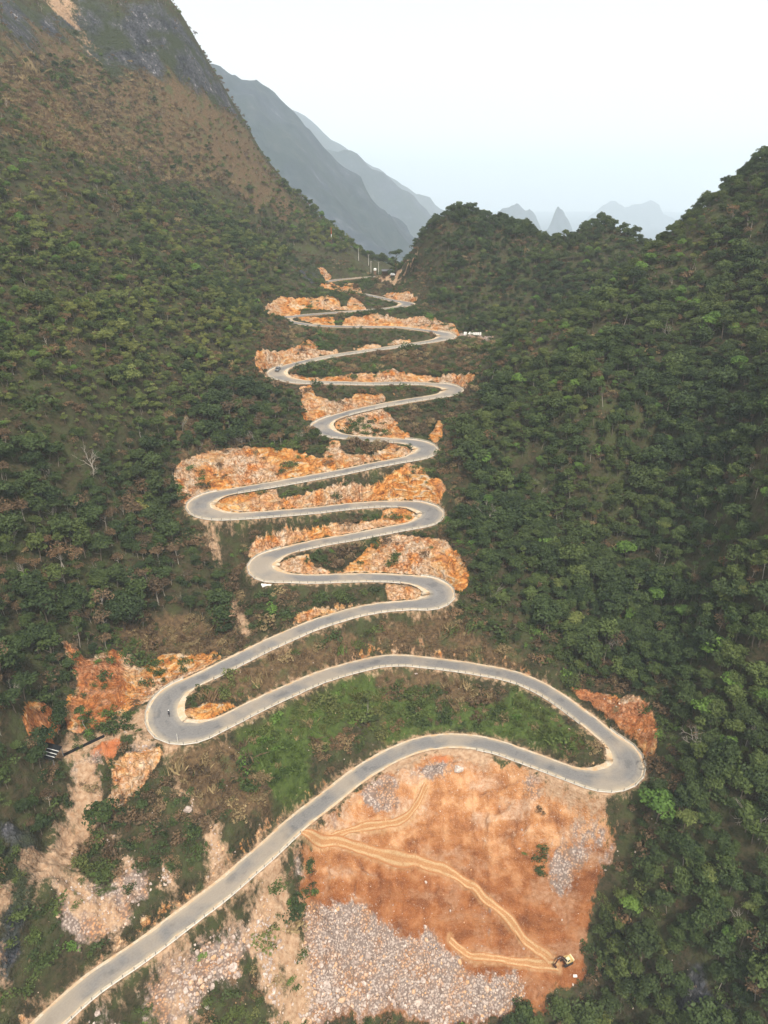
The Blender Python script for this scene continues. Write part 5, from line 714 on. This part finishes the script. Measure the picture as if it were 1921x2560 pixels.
SW = {'bdark': 'dark green', 'bmid': 'mid green', 'bbright': 'bright green', 'bdry': 'dry brown', 'bstraw': 'straw coloured', 'bgrass': 'grass green'}
for i in SH:
    w = SW[BK[kind[i]][:-1]]; side = 'left of' if x[i] < -30 else 'right of' if x[i] > 30 else 'beside'
    o = link('shrub', BUSH[BK[kind[i]]]); o.location = (x[i], y[i], z[i]-.1); o.rotation_euler = (0, 0, rs.uniform(0, 6.28)); o.scale = size[i]*rs.uniform(.85, 1.2, 3)
    tag(o, '%s shrub on the near slope %s the lowest road' % (w, side), 'shrub', '%s shrubs on the near slope %s the lowest road' % (w, side))

# stones
x, y, z, rs = scatter(-75, 75, 78, 190, .5, 800, 20)
rb = mask_at('rubble', x, y); sc = mask_at('scree', x, y); sp = mask_at('spoil', x, y); rk = mask_at('rock', x, y); tn = mask_at('tan', x, y); fr = far_from_road(x, y)
pn = fbm(x/9, y/9, 811, 3)
dens = .01+np.clip(rb+.5*pn, 0, 1)**2*.7+.25*np.clip(sc+.7*pn-.2, 0, 1)+.16*sp*np.maximum(pn+.05, 0)+.04*np.maximum(rk, tn)
dens[fr < .9] = 0; dens[mask_at(TRK, x, y) > .3] = 0
keep = rs.uniform(size=len(x)) < dens; x, y, z, rb, sc, fr = (q[keep] for q in (x, y, z, rb, sc, fr)); n = len(x)
size = np.clip(rs.lognormal(-1.62, .52, n), .07, 1.0)*np.where(rb > .4, 1.1, .8)
size *= .75+.6*(1-sstep(108, 132, y))
order = np.argsort(-size+np.where((y > 85), 0, 9)); BO = order[:140]; rest = np.ones(n, bool); rest[BO] = False
q = np.where(rest)[0]; kd = rs.integers(0, 5, n)
print('stones', n)
gn_stuff('rubble', 'broken pale pinkish stone rubble spread over the spoil heap and scree slopes', 'rubble', ROCKS, x[q], y[q], z[q], kd[q], rs.uniform(0, 6.28, (len(q), 3)), sizes(size[q], rs, .25))
for i in BO:
    where = 'rubble field at the foot of the spoil heap' if (x[i] > -30 and y[i] < 130) else 'spoil heap below the lowest bend' if x[i] > -30 else 'scree slope beside the lowest road'
    o = link('boulder', ROCKS[kd[i]]); o.location = (x[i], y[i], z[i]+size[i]*.15); o.rotation_euler = rs.uniform(0, 6.28, 3); o.scale = size[i]*rs.uniform(.8, 1.2, 3)
    tag(o, 'pale angular boulder lying on the %s' % where, 'boulder', 'boulders on the %s' % where)

# ---------------------------------------------------------------- built things
class MB:
    def __init__(s): s.bm = bmesh.new()
    def box(s, c, d, rz=0, ry=0, rx=0, bevel=0):
        r = bmesh.ops.create_cube(s.bm, size=1); M = Matrix.Translation(c) @ Matrix.Rotation(rz, 4, 'Z') @ Matrix.Rotation(ry, 4, 'Y') @ Matrix.Rotation(rx, 4, 'X') @ Matrix.Diagonal((*d, 1))
        bmesh.ops.transform(s.bm, matrix=M, verts=r['verts'])
        if bevel: bmesh.ops.bevel(s.bm, geom=list({e for v in r['verts'] for e in v.link_edges}), offset=bevel, segments=2, affect='EDGES')
        return s
    def cyl(s, a, b, r0, r1=None, n=10):
        a, b = Vector(a), Vector(b); r1 = r0 if r1 is None else r1; q = (b-a).to_track_quat('Z', 'Y').to_matrix().to_4x4()
        bmesh.ops.create_cone(s.bm, cap_ends=True, segments=n, radius1=r0, radius2=r1, depth=(b-a).length, matrix=Matrix.Translation((a+b)/2) @ q); return s
    def ball(s, c, r, sc=(1, 1, 1), sub=2):
        bmesh.ops.create_icosphere(s.bm, subdivisions=sub, radius=r, matrix=Matrix.Translation(c) @ Matrix.Diagonal((*sc, 1))); return s
    def prism(s, prof, y0, y1, inset=0.0, top=None):
        """side profile (x, z) pulled across y"""
        A = [s.bm.verts.new((x, y0, z)) for x, z in prof]; B = [s.bm.verts.new((x, y1, z)) for x, z in prof]; n = len(prof)
        for i in range(n): s.bm.faces.new((A[i], A[(i+1) % n], B[(i+1) % n], B[i]))
        s.bm.faces.new(A[::-1]); s.bm.faces.new(B); return s
    def build(s, name, mat, parent=None, smooth=False):
        bmesh.ops.recalc_face_normals(s.bm, faces=s.bm.faces)
        me = bpy.data.meshes.new(name); s.bm.to_mesh(me); s.bm.free()
        if smooth: me.polygons.foreach_set('use_smooth', [True]*len(me.polygons))
        return link(name, me, mat, parent)
M_POST = flat('post_grey', (.16, .15, .14)); M_RAIL = flat('weathered_rail', (.4, .36, .29), var=.3); M_CONC = flat('concrete', (.5, .47, .42), var=.25, sc=.8); M_WHITE = flat('white_paint', (.78, .77, .74), .6)
M_RUB = flat('rubber', (.025, .025, .027)); M_GLASS = flat('dark_glass', (.02, .025, .03), .12); M_GREY = flat('grey_car_paint', (.16, .17, .18), .3, .3); M_WCAR = flat('white_car_paint', (.75, .75, .74), .3)
M_YEL = flat('yellow_paint', (.46, .33, .13), .6, var=.3); M_CREAM = flat('cream_paint', (.72, .6, .38), .5); M_RUST = flat('rusty_steel', (.07, .03, .02), .7); M_STEEL = flat('steel', (.3, .3, .31), .4, .8)
M_BLACK = flat('black_sheet', (.012, .013, .015), .6); M_ROOF = flat('grey_roof', (.12, .12, .13)); M_WOOD = flat('wood', (.16, .1, .06)); M_RED = flat('red_paint', (.5, .07, .04), .5); M_LIGHT = flat('lamp_glass', (.7, .7, .65), .2); M_REDL = flat('tail_lamp', (.35, .02, .02), .3)

def road_at(k, side, off):
    """point beside the road: index, side (+1 left of travel), offset beyond the asphalt edge"""
    k = int(min(max(k, 0), len(ROADF)-1)); N = np.array([-ROADT[k, 1], ROADT[k, 0]])*side
    p = ROADF[k, :2]+N*(HALF[k]+off); return Vector((p[0], p[1], ROADF[k, 2]+.15))
def guardrail(k0, k1, side, label, step=5, h=.8):
    ks = list(range(k0, k1, step)); mid = road_at(ks[len(ks)//2], side, .7); root = empty('guardrail', mid); tag(root, label, 'guardrail', 'guardrails along the winding road')
    pm = bpy.data.meshes.get('guardrail_post')
    if pm is None:
        b = MB(); b.box((0, 0, h/2), (.16, .16, h), bevel=.02); b.box((0, 0, h+.04), (.2, .2, .08))
        t_ = b.build('post', M_POST); pm = t_.data; pm.name = 'guardrail_post'; bpy.data.objects.remove(t_)
    pts = []
    for k in ks:
        p = road_at(k, side, .7); o = link('post', pm, None, root); o.location = p-mid; o.rotation_euler = (0, 0, _hd[min(k, len(_hd)-1)]); pts.append(p-mid)
    for nm, z, r in (('rail', .68, .09), ('rail', .36, .07), ('kerb', .08, .16)):
        P = [(p.x, p.y, p.z+z) for p in pts]; V, F = tube(P, [r]*len(P), 4); link(nm, mesh_np(nm, V, F, False), M_RAIL if nm == 'rail' else M_CONC, root)
RAILS = ['beside the lowest straight stretch of road', 'outside the big bend at the bottom right', 'below the second stretch up and round the motorbike bend', 'below the third stretch up, right of the motorbike bend',
 'round the left hairpin over the white culvert', 'below the fifth stretch up, opposite the culvert hairpin', 'below the sixth stretch up and round the widest left hairpin', 'below the seventh stretch up, beneath the broad orange cliff',
 'below the eighth stretch up and round the small left hairpin', 'below the ninth stretch up, round its right hairpin under the forest', 'below the tenth stretch up and round the bend with the grey car', 'below the eleventh stretch up, beside the rubble terrace']
S_ = STRANDS
guardrail(14, 168, -1, 'pale guardrail '+RAILS[0]); guardrail(290, S_[0][1]+26, -1, 'pale guardrail '+RAILS[1])
for n_ in range(1, 11):
    a, b = S_[n_]; side = -1 if n_ % 2 == 0 else 1
    guardrail(a+34, min(b+26, len(ROADF)-2), side, 'pale guardrail '+RAILS[n_+1], 5 if n_ < 8 else 7)

def retaining_wall(k0, k1, side, depth, label, steps=3):
    root = empty('retaining_wall', road_at((k0+k1)//2, side, 1.3)); o = Vector(root.location); tag(root, label, 'retaining wall', 'masonry retaining walls under the road')
    for s_ in range(steps):
        V = []; 
        for k in range(k0, k1+1, 3):
            for off, z in ((1.1+.28*s_, -.35-depth*s_/steps), (1.45+.28*s_, -.4-depth*s_/steps), (1.52+.28*s_, -.35-depth*(s_+1)/steps-.3), (.9, -.35-depth*(s_+1)/steps-.3)):
                p = road_at(k, side, off)-o; V.append((p.x, p.y, p.z+z))
        n = len(V)//4; F = []
        for i in range(n-1):
            for j in range(4): F.append((i*4+j, i*4+(j+1) % 4, i*4+4+(j+1) % 4, i*4+4+j))
        F += [(0, 1, 2, 3), ((n-1)*4+3, (n-1)*4+2, (n-1)*4+1, (n-1)*4)]
        link('wall_course', mesh_np('wall_course', np.array(V), np.array(F), False), M_MASON, root)
t = NT('masonry'); n = t.noise(1.2, 4); v = t.voro(1.4, 'DISTANCE_TO_EDGE', t.scaled((1, 1, 1.8)))
t.color(t.mix(t.range(v, .0, .08), (.15, .12, .1), t.mix(t.range(n, .3, .7), (.3, .25, .21), (.5, .43, .36)))); t.bump(v, .6, .1); M_MASON = t.m
def near_k(p): return int(np.argmin(((ROADF[:, :2]-np.array(p[:2]))**2).sum(1)))
for nm, dep, lab in (('wall_a', 3.4, 'stepped grey stone retaining wall under the motorbike bend'), ('wall_b', 2.6, 'grey stone retaining wall under the road between the culvert and the thicket'),
                     ('wall_c', 3.0, 'grey stone retaining wall above the bright orange cliff on the right'), ('wall_d', 3.0, 'low masonry retaining wall under the second left hairpin below the grey car')):
    k = near_k(PLACES[nm]); d = ROADT[k, 0]; retaining_wall(k-11, k+11, -1 if d > 0 else 1, dep, lab)

# culvert outfall under the left hairpin
p = PLACES['culvert']; k = near_k(p); c = road_at(k, 1 if ROADT[k, 0] < 0 else -1, 1.5)
r = empty('culvert', c); tag(r, 'white concrete culvert outfall under the left hairpin', 'culvert')
b = MB(); b.prism([(-1.7, -.25), (1.7, -.25), (1.2, -1.5), (.9, -3.2), (-.9, -3.2), (-1.2, -1.5)], -.35, 1.6); b.build('headwall', M_WHITE, r)
b = MB(); b.cyl((0, -.4, -1.5), (0, -.3, -1.5), .45, n=16); b.build('pipe', M_BLACK, r)

# vehicles
def car(name, label, loc, rz, paint, L=4.5, W=1.8, H=1.7, scale=1.0):
    r = empty(name, loc, rz); r.scale = (scale,)*3; tag(r, label, 'car')
    lo = [(-L/2, .45), (-L/2, .95), (-L/2+.1, 1.02), (L/2-1.0, 1.02), (L/2-.15, .9), (L/2, .75), (L/2, .4), (L/2-.5, .3), (-L/2+.4, .3)]
    cab = [(-L/2+.08, 1.0), (-L/2+.35, H-.06), (-L/2+.6, H), (.25, H), (.5, H-.04), (1.15, 1.0)]
    b = MB(); b.prism(lo, -W/2, W/2); b.prism(cab, -W/2+.12, W/2-.12)
    bmesh.ops.bevel(b.bm, geom=[e for e in b.bm.edges if e.calc_length() > 1.2], offset=.07, segments=2, affect='EDGES'); b.build('body', paint, r, True)
    b = MB()
    for s in (-1, 1): b.box((-.55, s*(W/2-.112), 1.32), (2.3, .03, .4))
    b.build('side_window', M_GLASS, r)
    b = MB(); b.box((.86, 0, 1.36), (.04, W-.5, .62), ry=-.72); b.build('windscreen', M_GLASS, r)
    b = MB(); b.box((-L/2+.2, 0, 1.36), (.04, W-.5, .5), ry=.36); b.build('rear_window', M_GLASS, r)
    for sx in (-1, 1):
        for sy in (-1, 1):
            w = MB().cyl((sx*1.38, sy*(W/2-.22), .34), (sx*1.38, sy*(W/2+.02), .34), .34, n=18).build('wheel', M_RUB, r)
            MB().cyl((sx*1.38, sy*(W/2+.0), .34), (sx*1.38, sy*(W/2+.035), .34), .2, n=14).build('rim', M_STEEL, w)
    for sy in (-1, 1):
        MB().box((L/2-.04, sy*.62, .78), (.1, .36, .14), bevel=.02).build('headlight', M_LIGHT, r)
        MB().box((-L/2+.01, sy*.7, .86), (.08, .22, .22), bevel=.02).build('tail_light', M_REDL, r)
    return r
p = PLACES['car']; k = near_k(p); car('car', 'dark grey car driving round the left hairpin', (*p, ROADF[k, 2]+.2), _hd[k]+3.3, M_GREY)
p = PLACES['white_car']; car('car', 'white car parked on the terrace at the pass', (p[0], p[1], ground(*p)+.1), .2, M_WCAR)

# rider on a motorbike
p = PLACES['bike']; k = near_k(p); r = empty('motorbike', (*p, ROADF[k, 2]+.2), _hd[k]+.15); tag(r, 'dark motorbike rounding the lower left bend', 'motorbike')
for x_ in (-.62, .62):
    me = bpy.data.meshes.new('wheel'); bm = bmesh.new()
    V, F = tube([(x_+.25*math.cos(a), 0, .3+.25*math.sin(a)) for a in np.linspace(0, 6.2832, 17)], [.055]*17, 6); bm.free()
    w = link('wheel', mesh_np('wheel', V, F), M_RUB, r); MB().cyl((x_, -.04, .3), (x_, .04, .3), .17, n=14).build('rim', M_STEEL, w)
b = MB(); b.box((0, 0, .5), (.6, .22, .3), bevel=.06); b.cyl((.25, 0, .75), (.62, 0, .3), .04); b.cyl((-.2, 0, .5), (-.62, 0, .3), .04); b.box((.15, 0, .78), (.42, .24, .2), bevel=.07); b.build('frame', M_RUST, r)
MB().box((-.32, 0, .78), (.66, .24, .1), bevel=.04).build('seat', M_BLACK, r)
b = MB(); b.cyl((.32, -.34, 1.02), (.32, .34, 1.02), .02); b.cyl((.32, 0, 1.02), (.42, 0, .7), .03); b.build('handlebar', M_STEEL, r)
MB().ball((.46, 0, .86), .1).build('headlight', M_LIGHT, r)
MB().box((-.66, 0, .58), (.3, .14, .05), bevel=.02).build('mudguard', M_BLACK, r)
sk = {'pelvis': (-.25, 0, .9, .15), 'spine': (-.2, 0, 1.12, .14), 'chest': (-.1, 0, 1.32, .165), 'neck': (-.03, 0, 1.5, .06), 'head': (.02, 0, 1.62, .1), 'crown': (.02, 0, 1.72, .08)}
for s, q in ((-1, 'r'), (1, 'l')):
    sk.update({'sh'+q: (-.08, s*.19, 1.39, .075), 'el'+q: (.12, s*.27, 1.18, .05), 'wr'+q: (.28, s*.27, 1.06, .035), 'ha'+q: (.35, s*.26, 1.04, .04),
               'hip'+q: (-.22, s*.12, .88, .1), 'kn'+q: (.18, s*.2, .74, .075), 'an'+q: (.02, s*.17, .36, .05), 'ft'+q: (.17, s*.17, .31, .045)})
ed = [('pelvis', 'spine'), ('spine', 'chest'), ('chest', 'neck'), ('neck', 'head'), ('head', 'crown')]
for q in 'rl': ed += [('chest', 'sh'+q), ('sh'+q, 'el'+q), ('el'+q, 'wr'+q), ('wr'+q, 'ha'+q), ('pelvis', 'hip'+q), ('hip'+q, 'kn'+q), ('kn'+q, 'an'+q), ('an'+q, 'ft'+q)]
nm_ = list(sk); me = bpy.data.meshes.new('person'); me.from_pydata([sk[q][:3] for q in nm_], [(nm_.index(a), nm_.index(b)) for a, b in ed], [])
pe = link('person', me, flat('dark_jacket', (.03, .03, .035))); pe.location = r.location; pe.rotation_euler = r.rotation_euler
tag(pe, 'person in dark clothes and white helmet riding the motorbike', 'person')
md = pe.modifiers.new('skin', 'SKIN'); sl = me.skin_vertices[0].data
for i, q in enumerate(nm_): sl[i].radius = (sk[q][3],)*2; sl[i].use_root = q == 'pelvis'
pe.modifiers.new('sub', 'SUBSURF').levels = 1
hl = MB(); hl.ball((.01, 0, 1.7), .15, (1.1, 1, .95)); hl.build('helmet', M_WHITE, pe, True)

# excavator at the end of the haul tracks
p = PLACES['excavator']; r = empty('excavator', (p[0], p[1], ground(*p)+.25), R(205)); r.scale = (.92,)*3; tag(r, 'yellow tracked excavator with its dark arm reaching down at the end of the dirt tracks', 'excavator')
for s in (-1, 1):
    prof = [(-1.5, .1), (-1.3, 0), (1.3, 0), (1.5, .1), (1.6, .38), (1.5, .62), (1.3, .72), (-1.3, .72), (-1.5, .62), (-1.6, .38)]
    tr = MB().prism(prof, s*1.0-.24, s*1.0+.24).build('track', M_RUB, r)
    b = MB()
    for x_ in (-1.2, -.4, .4, 1.2): b.cyl((x_, s*1.0-.26, .36), (x_, s*1.0+.26, .36), .24, n=12)
    b.build('roller', M_RUST, tr)
MB().box((0, 0, .62), (2.0, 1.6, .36), bevel=.05).build('undercarriage', M_RUST, r)
MB().box((-.45, 0, 1.25), (2.3, 2.2, .8), bevel=.1).build('body', M_YEL, r)
MB().prism([(-1.9, .95), (-1.55, .9), (-1.45, 1.75), (-1.85, 1.7)], -1.1, 1.1).build('counterweight', M_CREAM, r)
cb = MB().prism([(-.35, 1.5), (.95, 1.5), (1.0, 2.1), (.7, 2.75), (-.3, 2.75)], .15, 1.08).build('cab', M_CREAM, r)
b = MB(); b.box((.9, .61, 2.35), (.04, .76, .62), ry=-.42); b.box((.25, 1.09, 2.25), (.9, .03, .7)); b.build('window', M_GLASS, cb)
def arm(name, pts, w, mat, th):
    b = MB()
    for (x0, z0), (x1, z1) in zip(pts, pts[1:]):
        L = math.hypot(x1-x0, z1-z0); b.box(((x0+x1)/2, -.25, (z0+z1)/2), (L+.2, w, th), ry=-math.atan2(z1-z0, x1-x0), bevel=.03)
    return b.build(name, mat, r)
arm('boom', [(.5, 1.5), (1.7, 3.2), (3.3, 3.0)], .36, M_RUST, .42); arm('stick', [(3.2, 3.1), (4.2, 1.2)], .28, M_RUST, .32)
MB().cyl((.9, -.25, 1.5), (1.9, -.25, 2.9), .08).build('hydraulic_ram', M_STEEL, r); MB().cyl((2.3, -.25, 3.45), (3.3, -.25, 3.3), .07).build('hydraulic_ram', M_STEEL, r)
b = MB(); b.prism([(4.0, 1.25), (4.4, 1.1), (4.35, .45), (3.9, .2), (3.55, .45), (3.75, .6), (3.95, .65)], -.75, .25); b.build('bucket', M_RUST, r)
p = PLACES['drum']; r = empty('oil_drum', (p[0], p[1], ground(*p))); tag(r, 'small white drum lying on the bare earth near the excavator', 'drum')
b = MB(); b.cyl((-.5, 0, .35), (.5, 0, .35), .35, n=18); b.cyl((-.18, 0, .35), (-.13, 0, .35), .38, n=18); b.cyl((.13, 0, .35), (.18, 0, .35), .38, n=18); b.build('barrel', M_WHITE, r)
MB().cyl((.5, .12, .45), (.53, .12, .45), .05).build('cap', M_RUST, r)

# dark shelter and low black fence on the bench left of the motorbike bend
p = PLACES['shelter']; z0 = ground(*p); r = empty('shelter', (p[0], p[1], z0), R(-18)); tag(r, 'low black sheeted shelter with pale battens at the end of the dirt bench', 'shelter')
MB().box((0, 0, 1.9), (5.0, 3.8, .1), rx=R(18)).build('roof', M_BLACK, r)
for q in (-1.2, -.4, .4): MB().box((0, q, 1.98+q*.325), (5.0, .12, .08), rx=R(18)).build('batten', M_WHITE, r)
for sx in (-1, 1):
    for sy in (-1, 1): MB().box((sx*2.3, sy*1.6, (1.9+sy*.52)/2-.3), (.14, .14, 1.9+sy*.52+.6)).build('post', M_POST, r)
a_, b_ = np.array(PLACES['fence_a']), np.array(PLACES['fence_b']); r = empty('fence', (a_[0], a_[1], ground(*a_))); tag(r, 'low black sheet fence along the edge of the dirt bench', 'fence')
n_ = 12; P = [a_+(b_-a_)*i/n_ for i in range(n_+1)]; V = []
for q in P:
    zz = ground(*q)-r.location.z
    for dy, h_ in ((-.06, -.4), (.06, -.4), (.06, .9), (-.06, .9)): V.append((q[0]-a_[0], q[1]-a_[1]+dy, zz+h_))
F = [(i*4+j, i*4+(j+1) % 4, i*4+4+(j+1) % 4, i*4+4+j) for i in range(n_) for j in range(4)]+[(0, 1, 2, 3), (n_*4+3, n_*4+2, n_*4+1, n_*4)]
link('sheet', mesh_np('sheet', np.array(V), np.array(F), False), M_BLACK, r)
for q in P[::2]: zz = ground(*q)-r.location.z; MB().cyl((q[0]-a_[0], q[1]-a_[1]+.12, zz-.3), (q[0]-a_[0], q[1]-a_[1]+.12, zz+1.15), .05).build('post', M_POST, r)

# poles
def pole(p, h, label, mats, rr=.13, arm_=True, name='utility_pole'):
    r = empty(name, (p[0], p[1], ground(*p)-.3)); tag(r, label, 'pole'); n = len(mats)
    for i, m in enumerate(mats): MB().cyl((0, 0, h*i/n), (0, 0, h*(i+1)/n), rr*(1-.4*i/n), rr*(1-.4*(i+1)/n)).build('shaft', m, r)
    if arm_:
        MB().box((0, 0, h-.5), (1.6, .1, .1)).build('crossarm', M_POST, r)
        for q in (-.7, 0, .7): MB().cyl((q, 0, h-.45), (q, 0, h-.2), .05).build('insulator', M_WHITE, r)
pole(PLACES['pole_bend'], 3.6, 'single grey concrete post standing below the kerb of the motorbike bend', [M_CONC], .12, False, 'marker_post')
pole(PLACES['pole_red'], 9.5, 'red and white banded mast standing among trees on the left mountainside', [M_WHITE, M_WHITE, M_RED, M_RED], .3, False, 'mast')
for nm, h_, lab in (('pole_1', 9.5, 'pale utility pole on the slope furthest left of the pass'), ('pole_2', 8.5, 'pale utility pole second from the left on the slope by the pass'), ('pole_3', 9.0, 'pale utility pole just left of the water tank at the pass'), ('pole_4', 9.0, 'pale utility pole between the water tank and the hut at the pass')):
    pole(PLACES[nm], h_, lab, [M_CONC], .22)
# at the pass
p = PLACES['hut']; r = empty('hut', (p[0], p[1], ground(*p)-.1), .1); tag(r, 'long grey roofed open hut under the tall tree at the pass', 'hut')
MB().box((0, 1.2, 1.2), (8, .2, 2.4)).build('wall', M_WOOD, r)
MB().prism([(-2.6, 2.3), (0, 3.3), (2.6, 2.3), (2.6, 2.45), (0, 3.45), (-2.6, 2.45)], -4.5, 4.5).build('roof', M_ROOF, r).rotation_euler = (0, 0, R(90))
for q in (-4, -2, 0, 2, 4): MB().box((q, -1.8, 1.2), (.2, .2, 2.4)).build('post', M_WOOD, r)
p = PLACES['tank']; r = empty('water_tank', (p[0], p[1], ground(*p)-.2)); tag(r, 'white water tank on a dark stand left of the pass', 'water tank')
b = MB(); b.cyl((0, 0, 3.4), (0, 0, 4.7), 1.1, n=18); b.ball((0, 0, 4.7), 1.08, (1, 1, .3)); b.build('tank', M_WHITE, r)
b = MB()
for sx in (-.8, .8):
    for sy in (-.8, .8): b.cyl((sx, sy, -.3), (sx, sy, 3.4), .16)
b.box((0, 0, 1.6), (1.9, 1.9, 3.0)); b.build('stand', M_WOOD, r)
p = PLACES['sign']; r = empty('white_blocks', (p[0], p[1], ground(*p)), R(-8)); tag(r, 'row of low white painted blocks standing on the rubble terrace', 'white blocks')
for q, w_, h_ in ((-4.0, 1.7, 1.5), (-2.3, .5, 1.0), (-1.6, .8, 1.6), (-.5, 1.0, 1.1), (.7, 1.0, 1.3), (1.8, .9, 1.4), (2.9, 1.0, 1.4), (4.1, .9, 1.5)): MB().box((q, 0, h_/2), (w_, .4, h_), bevel=.05).build('block', M_WHITE, r)

# trees that stand out on their own
def lone(key, nm, p, rz, s, lab, cat='tree', dz=-.3):
    K_ = TREES[key]; loc = (p[0], p[1], ground(*p)+dz)
    if hasattr(K_, 'crown'): return copy_thing(nm, [('trunk', K_.trunk), ('crown', K_.crown)], loc, rz, s, lab, cat, None)
    o = link(nm, K_.whole); o.location = loc; o.rotation_euler = (0, 0, rz); o.scale = s; tag(o, lab, cat); return o
add_kind('great', 'great_tree', tree_parts(170, 9.5, 5.2, 4.8, 34, 90, .62, trunk=.3), L_DARK, BARK_DARK)
add_kind('pass', 'pass_tree', tree_parts(171, 15, 5.2, 1.9, 16, 60, .7, trunk=.42, cr=(.26, .4), nl=7), L_DARK, BARK_DARK)
add_kind('bamboo', 'bamboo_clump', tree_parts(172, 7.5, 3.6, 2.6, 16, 60, .5, trunk=.12, nl=9), leafmat('leaf_bamboo', (.09, .1, .02), (.24, .23, .06)), BARK_PALE)
lone('great', 'great_tree', PLACES['great_tree'], 0, (1.35, 1.35, 1.45), 'large dark round crowned tree on the brown slope above the orange cut')
lone('pass', 'pass_tree', PLACES['pass_tree'], .6, (1, 1, 1.08), 'tall dark flat crowned tree with bare trunk behind the hut at the pass')
lone('pass', 'pass_tree', PLACES['pass_tree_2'], 2.2, (1.1, 1.1, .9), 'dark tree at the foot of the wooded hill right of the pass')
for nm, s, lab in (('bare_1', 1.25, 'pale leafless tree with fine fan of twigs above the widest orange cliff'), ('bare_2', 1.1, 'pale leafless tree on the brown slope left of the large dark tree'), ('bare_3', 1.1, 'pale leafless tree on the slope above the big right bend'), ('bare_4', 1.2, 'tall pale leafless tree higher up the right slope'), ('bare_5', 1.5, 'large pale leafless tree at the right edge low on the near slope')):
    lone('bare0' if nm[-1] in '135' else 'bare1', 'bare_tree', PLACES[nm], float(nm[-1])*1.3, (s,)*3, lab)
for nm, s, lab in (('bright_1', 1.1, 'small vivid green tree on the right slope beside the second right hairpin'), ('bright_2', 1.35, 'yellow green round tree on the right slope'), ('bright_3', 1.75, 'broad vivid green tree beneath the big right bend'), ('bright_4', 1.25, 'vivid green spreading tree on the dark slope at right'), ('bright_5', 1.1, 'bright green tree on the shoulder of the right hill near its top')):
    lone('bright0' if nm[-1] in '135' else 'bright1', 'bright_tree', PLACES[nm], float(nm[-1]), (s, s, s*.85), lab)
lone('bamboo', 'bamboo_clump', PLACES['bamboo'], 0, (1, 1, .9), 'pale yellow green bamboo clump left of the widest hairpin', 'bamboo')
p = PLACES['boulder']; r = link('boulder', rock_mesh(450, 3), M_STONE); r.location = (p[0], p[1], ground(*p)+.4); r.scale = (1.7, 1.3, 1.5); tag(r, 'largest pale boulder beside the red earth mound below the road', 'boulder')
p = PLACES['white_rock']; r = link('boulder', rock_mesh(451, 3), M_STONE); r.location = (p[0], p[1], ground(*p)+.4); r.scale = (1.2, 1.0, 1.2); tag(r, 'round white boulder in the stony gully below the motorbike bend', 'boulder')
